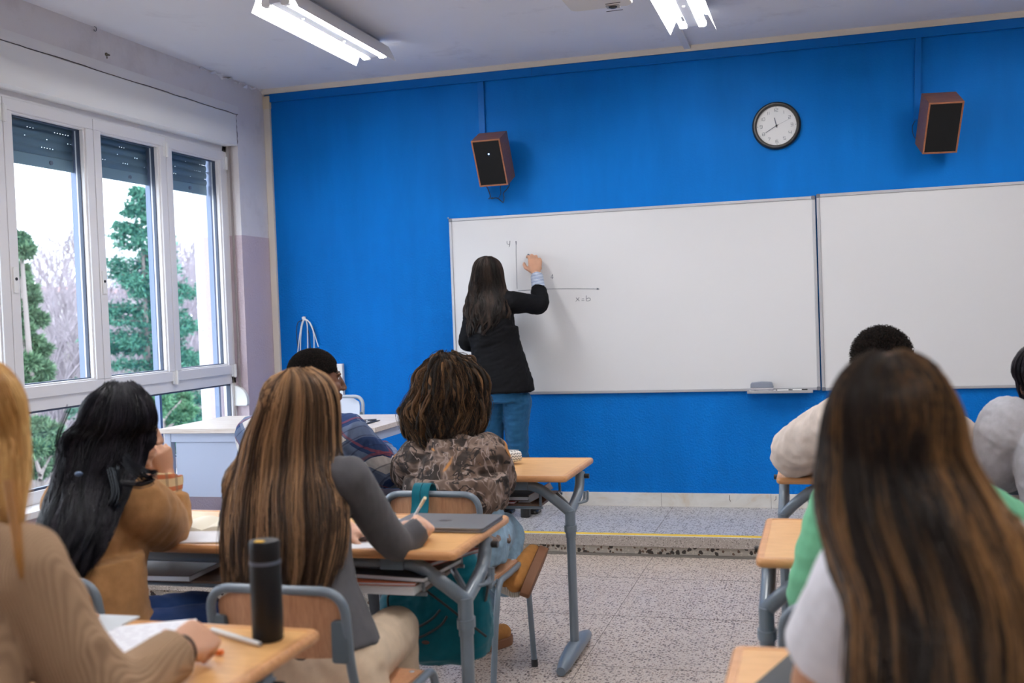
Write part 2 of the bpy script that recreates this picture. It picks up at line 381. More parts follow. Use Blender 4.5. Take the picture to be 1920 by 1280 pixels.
for i in range(8):
    y1, y0 = ys[i], ys[i+1]; s = MB()
    ring(s, y0+.002, y1-.002, 1.078, 2.602, .062, WX-.045, WX+.022)
    ring(s, y0+.060, y1-.060, 1.136, 2.544, .014, WX-.05, WX+.010)
    sh = s.build('window_sash', M['pvc'], win, bevel=.004)
    MB().box((WX-.03, y0+.07, 1.146), (WX-.018, y1-.07, 2.534)).build('window_pane', M['glass'], sh, smooth=False)
    g = MB(); ring(g, y0+.073, y1-.073, 1.149, 2.531, .007, WX-.034, WX-.014); g.build('pane_gasket', mat('dark_gasket', (.05,.07,.12), .5) if i == 0 else bpy.data.materials['dark_gasket'], sh, smooth=False)
    if i in (1, 2, 4, 6):        # lock rosette on the opening stile
        yy = y0+.03; h = MB(); h.rbox((WX+.02, yy-.016, 1.62), (WX+.030, yy+.016, 1.75), .006, 'x'); ro = h.build('lock_plate', M['white'], sh, bevel=.002)
        MB().cyl((WX+.029, yy, 1.69), (WX+.033, yy, 1.69), .008).build('lock_hole', M['black'], ro)
    if i in (0, 1, 3, 5):
        for zz in (1.10, 2.52):
            yy = y1-.001; h = MB(); h.cyl((WX+.028, yy, zz-.045), (WX+.028, yy, zz+.045), .009); h.box((WX+.018, yy-.03, zz-.04), (WX+.025, yy+.03, zz+.04)); h.build('hinge', M['white'], sh, bevel=.001)
# lower fixed lights
for (y0, y1) in ((5.225, 6.59), (3.81, 5.165), (2.4, 3.75), (.99, 2.34)):
    MB().box((WX-.03, y0-.02, .57), (WX-.018, y1+.02, 1.04)).build('window_pane', M['glass'], fr_, smooth=False)
    g = MB(); ring(g, y0, y1, .600, 1.013, .012, WX-.034, WX-.006); g.build('pane_gasket', bpy.data.materials['dark_gasket'], fr_, smooth=False)
mm = MB()
for yy in (5.195, 3.78, 2.37): mm.box((WX-WD, yy-.03, .59), (WX+.006, yy+.03, 1.02))
mm.build('window_mullion', M['pvc'], win, bevel=.003)
# roller shutter outside, lowered a little
M['slat'] = mat('grey_shutter_slat', (.17,.235,.27), .45, .2); M['chrome'] = mat('shutter_guide', (.16,.20,.30), .35, .3)
rs = thing('roller_shutter', 'grey slatted roller shutter lowered a little outside the window', 'shutter', (-4.03, 3.8, 2.3))
for k in range(5):
    z0 = 2.372+k*.047; s = MB()
    pr = [(-4.030+.007*math.sin(PI*t), z0+.043*t) for t in np.linspace(0, 1, 7)]; pr2 = [(x-.006, z) for x, z in reversed(pr)]
    s.prism([(z, x) for z, x in [(b_, a_) for a_, b_ in pr+pr2]][::1] if False else [(x, z) for x, z in pr+pr2], 1.0, 6.56, 'y', Matrix(((1,0,0,0),(0,1,0,0),(0,0,1,0),(0,0,0,1)))) if False else None
    v = []
    for yy in (1.0, 6.56): v += [(x, yy, z) for x, z in pr+pr2]
    n = 14; s.add(v, [tuple(range(n)), tuple(range(2*n-1, n-1, -1))]+[(i, n+i, n+(i+1)%n, (i+1)%n) for i in range(n)])
    s.build('shutter_slat', M['slat'], rs)
lb = MB()      # light leaks through the slots are real gaps: short bridges hold the slats together
for k in range(5):
    z0 = 2.372+k*.047+.043
    yy = 1.0
    while yy < 6.5:
        L_ = r_.choice((.012, .012, .16, .22)); lb.box((-4.033, yy, z0-.001), (-4.029, yy+L_, z0+.005)); yy += L_+.010
lb.build('slat_bridge', M['slat'], rs, smooth=False)
MB().box((-4.038, 1.0, 2.306), (-4.026, 6.56, 2.371)).build('bottom_bar', mat('shutter_bottom_bar', (.24,.33,.37), .5), rs, bevel=.003)
for yy in (5.00, 6.35, 5.7): MB().cyl((-4.028, yy, 2.338), (-4.018, yy, 2.338), .012).build('shutter_stop', M['alud'], rs)
struct(MB().box((-4.08, .94, 2.60), (-3.93, 6.64, 2.86)).build('trim_8', M['slat'], smooth=False))
for i, yy in enumerate((6.555, 5.86, 5.163, 3.77)):
    yy += .035; g = MB(); g.box((-4.045, yy-.012, .56), (-4.020, yy-.006, 2.62)); g.box((-4.045, yy+.006, .56), (-4.020, yy+.012, 2.62)); g.box((-4.020, yy-.012, .56), (-4.012, yy+.012, 2.62))
    o = g.build('shutter_guide', M['chrome']); tag(o, ['aluminium shutter guide rail outside the window end nearest the corner', 'aluminium shutter guide rail outside between the two narrow opening sashes', 'aluminium shutter guide rail outside beside the wide left-hand sash', 'aluminium shutter guide rail outside the window part nearest the camera'][i], 'rail')
# strap and winder on the reveal
sw = thing('strap_winder', 'white plastic strap winder on the window reveal near the corner', 'strap winder', (-3.87, 6.60, .92))
h = MB(); a = .064
pf = [(-3.918, .855), (-3.918, .998)] + [(-3.918+.105*math.sin(t), .89+.108*math.cos(t)) for t in np.linspace(.25, PI/2, 8)] + [(-3.813+.0, .875)] + [(-3.83+.017*math.cos(t), .872-.017*math.sin(t)) for t in np.linspace(0, PI/2, 5)]
v = []; n = len(pf)
for yy in (6.608, 6.64): v += [(x, yy, z) for x, z in pf]
h.add(v, [tuple(range(n)), tuple(range(2*n-1, n-1, -1))]+[(i, n+i, n+(i+1)%n, (i+1)%n) for i in range(n)])
h.build('winder_case', mat('winder_plastic', (.80,.81,.80), .35), sw, bevel=.006)
MB().box((-3.882, 6.622, .98), (-3.866, 6.625, 2.64)).build('strap', mat('grey_strap', (.28,.24,.24), .8), sw, smooth=False)

# exterior: stucco fin at the end of the window
m = M['stucco'] = mat('white_roughcast', (.80,.82,.85), .9); nt, b, L = nodes(m); v = coords(nt, L)
n1 = noise(nt, L, v, 60, 4, .7); L(ramp(nt, L, n1, [(.36, (.42,.46,.52)), (.42, (.82,.84,.87))]), b.inputs['Base Color']); bump(nt, L, n1, b, .8, .02)
struct(MB().box((-4.28, 6.78, -2), (-3.98, 7.5, 3.4)).build('wall_exterior_fin', M['stucco'], smooth=False))

# ------------------------------------------------------------------ whiteboards
def board(name, label, x0, x1, z0, z1):
    t = thing(name, label, 'whiteboard', ((x0+x1)/2, YF, z0), 0, 'whiteboards side by side on the blue wall')
    y0 = YF-.020
    MB().box((x0+.008, y0+.004, z0+.008), (x1-.008, YF-.003, z1-.008)).build('board_surface', M['whitegloss'], t, smooth=False)
    f = MB(); w = .019
    f.box((x0+w, y0-.003, z0), (x1-w, YF-.002, z0+w)); f.box((x0+w, y0-.003, z1-w), (x1-w, YF-.002, z1)); f.box((x0, y0-.003, z0+w), (x0+w, YF-.002, z1-w)); f.box((x1-w, y0-.003, z0+w), (x1, YF-.002, z1-w))
    f.build('aluminium_frame', M['alu'], t, bevel=.003)
    for cx in (x0, x1-.022):
        for cz in (z0, z1-.022):
            MB().rbox((cx-.001, y0-.005, cz-.001), (cx+.023, YF-.002, cz+.023), .007, 'y').build('corner_cap', M['alud'], t, bevel=.002)
    return t
wb = board('whiteboard', 'wide whiteboard with a graph and x=b written on it', -2.442, -.0215, .872, 2.087)
board('whiteboard', 'second whiteboard, blank, to the right of the one being written on', -.0135, 2.41, .868, 2.096)
wr = MB(); yw = YF-.0168
def stroke(pts, r=.0014, smooth=True):
    P = [at(px, py, y=yw) for px, py in pts]
    if len(P) > 2 and smooth: P = bez(P, 4)
    wr.tube(P, r, 5)
stroke([(967.5, 452), (968, 490), (969.5, 541)], .0015); stroke([(967.3, 452), (967.8, 458)], .0028)
stroke([(972, 545), (1010, 542.6), (1040, 541.3), (1090, 541.2), (1123, 541.6)]); stroke([(1119, 540.2), (1124, 541.7), (1119, 542.8)], .002, False)
stroke([(950.5, 452), (951, 457), (955, 457.5), (956, 452)]); stroke([(956, 451.5), (955.5, 458), (954.5, 463)])
stroke([(1036.5, 514), (1033, 520.5), (1037.5, 520)]); stroke([(1036, 514), (1036.5, 519), (1036, 523)])
stroke([(1080, 558), (1083, 561), (1086.5, 564)]); stroke([(1086, 557.5), (1082.5, 561.5), (1079.5, 565)])
stroke([(1090.5, 560.5), (1095, 559.8)]); stroke([(1090.5, 563.3), (1095.5, 562.6)])
stroke([(1099.3, 553.5), (1099.3, 558), (1099.6, 563.5), (1103, 564), (1106.5, 562.5), (1106.5, 559.5), (1103, 558.5), (1099.8, 560.5)])
wr.build('marker_writing', M['ink'], wb)
# tray, eraser, cloth, markers
tr = tag(MB().box((-.468, YF-.090, .862), (-.068, YF-.022, .868)).box((-.468, YF-.092, .862), (-.068, YF-.088, .879)).box((-.468, YF-.024, .862), (-.068, YF-.0232, .886)).build('pen_tray', M['alu'], bevel=.001), 'narrow aluminium pen tray under the large whiteboard', 'tray')
def eraser():
    t = thing('board_eraser', 'grey blue felt board eraser lying in the pen tray', 'eraser', (-.38, YF-.055, .868))
    h = MB(); prf = [(-.448, .898), (-.446, .925), (-.438, .930), (-.38, .935), (-.322, .932), (-.315, .927), (-.305, .896)]
    v = []; n = len(prf)
    for yy in (YF-.083, YF-.035): v += [(x, yy, z) for x, z in prf]
    h.add(v, [tuple(range(n)), tuple(range(2*n-1, n-1, -1))]+[(i, n+i, n+(i+1)%n, (i+1)%n) for i in range(n)]); h.build('eraser_body', mat('grey_blue_plastic', (.24,.27,.34), .5), t, bevel=.003)
    MB().box((-.446, YF-.081, .884), (-.308, YF-.037, .897)).build('felt_pad', mat('pale_felt', (.55,.52,.56), .9), t, bevel=.003)
eraser()
cl = MB(); r2 = random.Random(5); nx, ny = 26, 8; vv = []
for i in range(nx):
    for k in range(ny):
        x = -.455+.16*i/(nx-1); y = YF-.088+.058*k/(ny-1); vv.append((x, y, .871+.009*abs(math.sin(i*1.1+k*.7))+r2.uniform(0, .004)))
ff = [(i*ny+k, (i+1)*ny+k, (i+1)*ny+k+1, i*ny+k+1) for i in range(nx-1) for k in range(ny-1)]
o = cl.add(vv, ff).build('cloth', M['paper']); md = o.modifiers.new('s', 'SOLIDIFY'); md.thickness = .0015; tag(o, 'crumpled white tissue under the board eraser', 'tissue')
for i, (x0, x1, lab) in enumerate(((-.285, -.19, 'white board marker with black cap next to the eraser'), (-.205, -.10, 'white board marker at the right end of the pen tray'))):
    t = thing('marker_pen', lab, 'marker', (x0, YF-.06, .874)); y_ = YF-.072+.02*i
    MB().cyl((x0, y_, .8765), (x0+.07, y_, .8765), .0075).build('barrel', M['white'], t); MB().cyl((x0+.07, y_, .8765), (x1, y_, .8765), .0082).build('cap', M['black'], t)
    MB().cyl((x0-.004, y_, .8765), (x0+.001, y_, .8765), .0078).build('end_plug', M['black'], t)

# ------------------------------------------------------------------ wall clock
ck = thing('wall_clock', 'round black-rimmed wall clock with white dial high on the blue wall', 'clock', (-.242, YF, 2.542))
MX = Matrix.Translation((-.242, YF, 2.542)) @ Matrix.Rotation(PI/2, 4, 'X')      # local z -> -y (towards the room)
rim = MB(); rim.lathe([(.146, 0), (.150, .012), (.147, .026), (.139, .034), (.131, .034), (.1225, .022), (.122, .008), (.1, .006)], n=64, M=MX)
rim.build('clock_rim', mat('dark_brown_black_rim', (.018,.015,.013), .28), ck)
MB().lathe([(.0, .008), (.1235, .008), (.1235, .010), (.0, .0105)], n=64, M=MX).build('dial', mat('dial_white', (.78,.79,.80), .5), ck)
SG = {'0': [[(0,0),(0,1),(1,1),(1,0),(0,0)]], '1': [[(.5,0),(.5,1)]], '2': [[(0,1),(1,1),(1,.5),(0,.5),(0,0),(1,0)]], '3': [[(0,1),(1,1),(1,0),(0,0)],[(0,.5),(1,.5)]],
      '4': [[(0,1),(0,.3),(1,.3)],[(1,1),(1,0)]], '5': [[(1,1),(0,1),(0,.5),(1,.5),(1,0),(0,0)]], '6': [[(1,1),(0,1),(0,0),(1,0),(1,.5),(0,.5)]], '7': [[(0,1),(1,1),(.35,0)]],
      '8': [[(0,0),(0,1),(1,1),(1,0),(0,0)],[(0,.5),(1,.5)]], '9': [[(1,.5),(0,.5),(0,1),(1,1),(1,0),(0,0)]]}
nm = MB()
for n_ in range(1, 13):
    a = PI/2-n_*PI/6; R_ = .0985 if n_ in (12, 6) else .094; cx, cy = R_*math.cos(a), R_*math.sin(a); s_ = str(n_); w, h_ = (.0145, .0185)
    ws = [.004 if ch == '1' else w for ch in s_]; tot = sum(ws)+.005*(len(s_)-1); x0 = cx-tot/2
    for ch, ww in zip(s_, ws):
        for pl_ in SG[ch]:
            P = [MX @ Vector((x0+(q[0] if ch != '1' else .5)*ww, cy-h_/2+q[1]*h_, .0115)) for q in pl_]
            nm.tube(round_path(P, .003, 3) if len(P) > 2 else P, .0009, 5)
        x0 += ww+.005
for n_ in range(60):
    a = n_*PI/30; r1 = .1165; big = n_ % 15 == 0; rr = .0022 if big else (.0011 if n_ % 5 == 0 else .0005)
    nm.lathe([(rr, .010), (rr, .0113)], c=MX.to_3x3() @ Vector((r1*math.cos(a), r1*math.sin(a), 0)), n=8, M=MX)
nm.build('dial_numerals', M['ink'], ck)
def hand(nm_, ang, L_, r_0, z, m_, back=.012):
    a = math.radians(90-ang); d = Vector((math.cos(a), math.sin(a), 0)); n = Vector((-d.y, d.x, 0))
    v = [MX @ (d*s*1.0+n*w+Vector((0,0,zz))) for zz in (z, z+.0012) for s, w in ((-back, -r_0), (L_, -r_0*.8), (L_, r_0*.8), (-back, r_0))]
    MB().add(v, [(0,3,2,1),(4,5,6,7),(0,1,5,4),(1,2,6,5),(2,3,7,6),(3,0,4,7)]).build(nm_, m_, ck, smooth=False)
hand('hour_hand', -13, .052, .0028, .0125, M['ink']); hand('minute_hand', 240, .078, .0019, .0145, M['ink']); hand('second_hand', 66, .088, .0005, .0165, M['alud'])
MB().lathe([(.006, .011), (.006, .019), (.003, .02)], n=16, M=MX).build('hand_hub', M['black'], ck)

# ------------------------------------------------------------------ speakers
M['walnut'] = wood_mat('walnut_veneer', (.20,.085,.045), (.13,.055,.032), (6, 30, 30), .4)
M['walnutf'] = wood_mat('walnut_front_edge', (.34,.13,.06), (.27,.10,.05), (6, 30, 30), .4)
m = M['grille'] = mat('speaker_cloth', (.012,.012,.013), .9, 0, .2)
def speaker(label, loc, yw_, tl, led):
    t = thing('wall_speaker', label, 'speaker', loc, yw_, 'pair of wall speakers'); t.rotation_euler = (0, 0, yw_)
    Mx = Matrix.Rotation(tl, 4, 'X'); w, h_, d = .100, .158, .165
    MB().box((-w, -d, -h_), (w, 0, h_), Mx).build('speaker_cabinet', M['walnut'], t, bevel=.002, local=True)
    f = MB(); e = .010
    for lo, hi in (((-w, -d-.004, -h_), (w, -d+.001, -h_+e)), ((-w, -d-.004, h_-e), (w, -d+.001, h_)), ((-w, -d-.004, -h_+e), (-w+e, -d+.001, h_-e)), ((w-e, -d-.004, -h_+e), (w, -d+.001, h_-e))): f.box(lo, hi, Mx)
    f.build('front_edging', M['walnutf'], t, bevel=.0015, local=True)
    MB().box((-w+e, -d-.0015, -h_+e), (w-e, -d+.001, h_-e), Mx).build('grille_cloth', M['grille'], t, smooth=False, local=True)
    b_ = MB(); b_.tube([Vector((0, .09, -.03)), Mx @ Vector((0, -.02, -.02))], .014, 10); b_.box((-.03, .082, -.07), (.03, .094, .01)); b_.build('wall_bracket', M['black'], t, local=True)
    if led: MB().ball(Mx @ Vector((.006, -d-.003, .062)), .0035).build('status_light', mat('blue_led', (.3,.5,1), .3, emit=(.25,.55,1), es=14), t, local=True)
    return t
speaker('wooden wall speaker on the left, blue light on its grille, wires dangling below', (-2.058, 6.946, 2.485), math.radians(-3.2), math.radians(25.6), True)
speaker('wooden wall speaker on the right, beyond the clock', (.684, 6.946, 2.498), math.radians(11), math.radians(30), False)
cb = MB(); P = lambda l: bez([at(px, py, y=YF-dy) for px, py, dy in l], 6)
cb.tube(P([(904, 340, .05), (914, 352, .03), (919, 365, .02), (921, 372, .02), (928, 371, .03), (934, 372, .03), (940, 377, .02), (944, 379, .02), (945, 370, .02), (944, 362, .02), (950, 355, .02), (955, 347, .03), (954, 338, .05)]), .0030, 6)
cb.tube(P([(904, 341, .05), (912, 348, .03), (916, 358, .02), (919, 368, .02), (916, 373, .02), (925, 370, .02)]), .0020, 6)
cb.tube(P([(941, 341, .05), (938, 352, .03), (939, 362, .02), (935, 371, .02)]), .0020, 6)
tag(cb.build('speaker_wire', M['black']), 'tangled black wires hanging under the left wall speaker', 'wire')
cb = MB(); cb.tube(P([(1716, 226, .02), (1711, 236, .02), (1711, 246, .03), (1714, 256, .03), (1720, 262, .06)]), .0020, 6); tag(cb.build('speaker_wire', M['black']), 'thin dark wire beside the right wall speaker', 'wire')

# hook with hanging cables, and the narrow white box behind it
hk = at(571, 598, y=YF)
o = tag(MB().box((hk.x-.010, YF-.014, hk.z-.004), (hk.x+.010, YF, hk.z+.018)).tube([(hk.x, YF-.012, hk.z), (hk.x, YF-.035, hk.z), (hk.x, YF-.037, hk.z+.014)], .003, 6).build('wall_hook', M['white'], bevel=.002), 'white hook on the blue wall carrying looped cables', 'hook')
for lab, mt, ll in (('white looped cable hanging from the wall hook', M['white'], [[(561, 650), (560, 655)],]), ('black looped cable hanging from the wall hook', M['black'], None)):
    c_ = MB()
    if mt is M['white']:
        for path in ([(558,662,.02),(562,628,.025),(566,606,.03),(571,598,.03),(579,603,.03),(588,622,.025),(597,650,.02)], [(563,660,.02),(564,630,.022),(567,608,.03),(572,599,.034),(576,610,.03),(577,640,.02),(577,662,.02)], [(589,655,.02),(588,625,.025),(582,606,.03),(573,599,.032)]):
            c_.tube(P(path), .0036, 7)
    else:
        for path in ([(559,655,.015),(556,625,.015),(558,606,.02),(565,601,.028),(571,600,.025)], [(582,655,.012),(579,625,.015),(573,600,.022)], [(595,645,.012),(590,620,.014),(580,604,.02)]):
            c_.tube(P(path), .0030, 7)
    tag(c_.build('cable_loop', mt), lab, 'cable')
q = at(643, 712, y=YF-.03)
tag(MB().box((q.x-.05, YF-.035, .80), (q.x, YF, 1.11)).build('cable_box', M['white'], bevel=.004), 'narrow white box on the blue wall behind the student in the plaid shirt', 'box')
cn = MB(); cn.ball((-2.452, YF-.004, 2.094), .006); tag(cn.build('wall_screw', M['alu']), 'bright screw in the wall at the top left corner of the whiteboard', 'screw')

# ------------------------------------------------------------------ ceiling lights
M['reflector'] = mat('white_reflector', (.86,.86,.86), .3)
M['tube'] = mat('fluorescent_tube', (1,1,1), .3, emit=(1.0,.985,.965), es=LAMP)
M['spine'] = mat('grey_lamp_spine', (.55,.56,.62), .4)
def lamp_proto():
    t = thing('ceiling_light', '', 'ceiling light', (0, 0, ZC), 0, 'twin-tube fluorescent ceiling lights'); h = .625
    s = MB(); s.box((-.030, -h, -.105), (.030, h, 0)); s.build('lamp_body', M['spine'], t, bevel=.003, local=True)
    for sx in (-1, 1):
        w = MB(); pr = [(sx*.030, -.035), (sx*.085, -.050), (sx*.128, -.140)]; pr2 = [(sx*.1295, -.139), (sx*.0865, -.048), (sx*.030, -.033)]
        v = []; P_ = pr+pr2
        for yy in (-h, h): v += [(x, yy, z) for x, z in P_]
        w.add(v, [tuple(range(6)), tuple(range(11, 5, -1))]+[(i, 6+i, 6+(i+1)%6, (i+1)%6) for i in range(6)])
        w.build('reflector_wing', M['reflector'], t, smooth=False, local=True)
        tb_ = MB().tube([(sx*.062, -h+.03, -.098), (sx*.062, h-.03, -.098)], .013, 16); to = tb_.build('fluorescent_tube', M['tube'], t, local=True)
        for e_ in (-1, 1):
            c = MB(); c.tube([(sx*.062, e_*(h-.03), -.098), (sx*.062, e_*(h-.008), -.098)], .015, 16); c.rbox((sx*.03 if sx > 0 else -.075, e_*(h-.02)-.012, -.118), (.075 if sx > 0 else -.03, e_*(h-.02)+.012, -.078), .012, 'y'); c.build('tube_holder', M['white'], t, local=True)
    for yy in (-.32, .18): MB().ball((0, yy, -.107), .008).build('spine_screw', M['alu'], t, local=True)
    return t
LP = [((-2.53, 5.43, ZC), 'twin-tube ceiling light on the left, nearest the window'), ((-.645, 5.50, ZC), 'twin-tube ceiling light on the right, beside the projector'),
      ((1.30, 5.50, ZC), 'twin-tube ceiling light right of the picture edge, front row'), ((-2.53, 2.6, ZC), 'twin-tube ceiling light overhead, middle row by the window'), ((-.645, 2.6, ZC), 'twin-tube ceiling light overhead, middle row centre'),
      ((1.30, 2.6, ZC), 'twin-tube ceiling light overhead, middle row right'), ((-2.53, -.4, ZC), 'twin-tube ceiling light at the back by the window'), ((.3, -.4, ZC), 'twin-tube ceiling light at the back centre')]
lp = lamp_proto(); lp.location = LP[0][0]; lp['label'] = LP[0][1]
for loc, lab in LP[1:]: dup(lp, loc, None, lab)
# projector under the ceiling
pj_ = thing('projector', 'cream ceiling projector with a dark lens, cut by the top edge', 'projector', (-.965, 4.95, ZC))
b_ = MB().rbox((-1.118, 4.72, 2.86), (-.815, 5.125, 2.955), .04, 'z', 8); b_.build('projector_case', mat('cream_plastic', (.74,.71,.65), .4), pj_, bevel=.012, seg=3)
lq = at(1150, 13, z=2.859)
MB().rbox((lq.x-.032, lq.y-.035, 2.857), (lq.x+.032, lq.y+.018, 2.862), .006, 'z').build('lens_recess', mat('recess_grey', (.40,.38,.36), .5), pj_)
MB().ball((lq.x, lq.y-.012, 2.857), (.021, .021, .010), 20).build('lens', mat('dark_lens', (.01,.012,.02), .08), pj_)
MB().cyl((-.965, 4.9, 2.95), (-.965, 4.9, ZC), .02).build('ceiling_rod', M['white'], pj_)
gg = MB()
for (a_, b2) in (((1137, 22), (1168, 18)), ((1135, 8), (1163, 4))): gg.tube([at(*a_, z=2.859), at(*b2, z=2.859)], .0016, 5)
gg.build('case_slot', M['black'], pj_)
# ================================================================== FURNITURE
DT = .767
def desk_proto(label):
    t = thing('school_desk', label, 'desk', (0, 0, 0), 0, 'double school desks'); X, Y = .65, .276
    MB().rbox((-X+.020, -Y+.020, DT-.024), (X-.020, Y-.020, DT-.0012), .01, 'z').build('tabletop', M['desk'], t, local=True)
    e = MB()
    def outline(x, y, r, n=6):
        P = []
        for cx, cy, a0 in ((x-r, y-r, 0), (-x+r, y-r, PI/2), (-x+r, -y+r, PI), (x-r, -y+r, 1.5*PI)):
            for k in range(n+1): a = a0+k/n*PI/2; P.append((cx+r*math.cos(a), cy+r*math.sin(a)))
        return P
    prof = [(.0205, -.025), (.006, -.025), (.001, -.020), (0, -.012), (.001, -.005), (.006, 0), (.0205, 0)]; rings = []
    for ins, dz in prof: rings.append([(p[0], p[1], DT+dz) for p in outline(X-ins, Y-ins, max(.022-ins*.6, .004))])
    n = len(rings[0]); v = [p for r in rings for p in r]; f = [(i*n+k, i*n+(k+1)%n, (i+1)*n+(k+1)%n, (i+1)*n+k) for i in range(len(prof)-1) for k in range(n)] + [((len(prof)-1)*n+k, (len(prof)-1)*n+(k+1)%n, (k+1)%n, k) for k in range(n)]
    e.add(v, f); e.build('wooden_edging', M['deskedge'], t, local=True)
    fr = MB()
    for sx in (-1, 1):
        x = sx*.632; h = Vector((x, -.15, .62))
        # front rail that bends down into the post, and the rear arm that rises to the back corner
        fr.tube(round_path([(0, -.215, .722), (x*.80, -.215, .722), (x*.93, -.20, .655), (x, -.155, .60)], .12, 8), .021, 12)
        fr.tube(round_path([(x, -.16, .60), (x, -.06, .625), (x, .03, .66), (x, .06, .735)], .06, 6), .021, 12)
        fr.tube(round_path([(x, .06, .73), (x*.8, .12, .728), (0, .12, .728)], .06, 6), .018, 10)
        fr.box((x*.70-.035, -.245, .705), (x*.70+.035, -.180, .744))
        fr.tube([(x, -.135, .612), (x*.86, .0, .648)], .010, 8)
    fr.build('desk_frame', M['steel'], t, local=True)
    for sx in (-1, 1):
        x = sx*.632; l = MB(); l.tube([(x, -.155, .61), (x, -.155, .50)], .033, 14, ry=.021); l.tube([(x, -.155, .535), (x, -.155, .03)], .029, 14, ry=.018)
        lo = l.build('leg', M['steel'], t, local=True)
        MB().tube([(x, -.155, .548), (x, -.155, .522)], .038, 14, ry=.026).build('leg_collar', M['steel'], lo, local=True)
        ft = MB(); P = [(x, -.155+s, .020+.020*(1-(s/.26)**2)) for s in np.linspace(-.25, .25, 13)]
        ft.tube(P, [.012+.022*math.sqrt(max(0, 1-(s/.262)**2)) for s in np.linspace(-.25, .25, 13)], 12)
        ft.build('foot', M['steel'], t, local=True)
        kb_ = MB(); kb_.cyl((x+sx*.015, .055, .718), (x+sx*.040, .055, .718), .0105); kb_.build('locking_knob', M['black'], t, local=True)
        if sx < 0: continue
        hk_ = MB(); hk_.tube(round_path([(x, -.10, .625), (x+sx*.030, -.07, .625), (x+sx*.052, -.05, .63), (x+sx*.054, -.05, .672)], .01, 4), .0055, 8); hk_.tube(round_path([(x+sx*.030, -.06, .625), (x+sx*.032, -.02, .63), (x+sx*.034, -.02, .665)], .01, 4), .0055, 8)
        hk_.build('bag_hook', M['steel'], t, local=True)
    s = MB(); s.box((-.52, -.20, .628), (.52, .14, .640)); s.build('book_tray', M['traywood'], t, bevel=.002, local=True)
    s = MB()
    for yy in (-.20, .14): s.tube([(-.53, yy, .626), (.53, yy, .626)], .006, 8)
    for xx in (-.52, 0, .52): s.tube(round_path([(xx, -.20, .634), (xx, -.20, .72)], .02), .006, 6); s.tube([(xx, .14, .634), (xx, .13, .73)], .006, 6)
    s.build('tray_rail', M['steel'], t, local=True)
    return t
DK = [((-1.65, 4.456, 0), 'front row double desk by the teacher desk, white pencil case on it'), ((-1.65, 3.10, 0), 'second row double desk with the closed laptop on its right end'), ((-1.70, 1.815, 0), 'nearest left double desk, black flask standing on its corner'),
      ((.465, 4.46, 0), 'front row double desk on the right, beige sleeve resting on it'), ((.465, 3.125, 0), 'bare second row desk corner right of the aisle'), ((.465, 1.845, 0), 'nearest right desk with a black folder on it')]
d0 = desk_proto(DK[0][1]); d0.location = DK[0][0]
for loc, lab in DK[1:]: dup(d0, loc, None, lab)

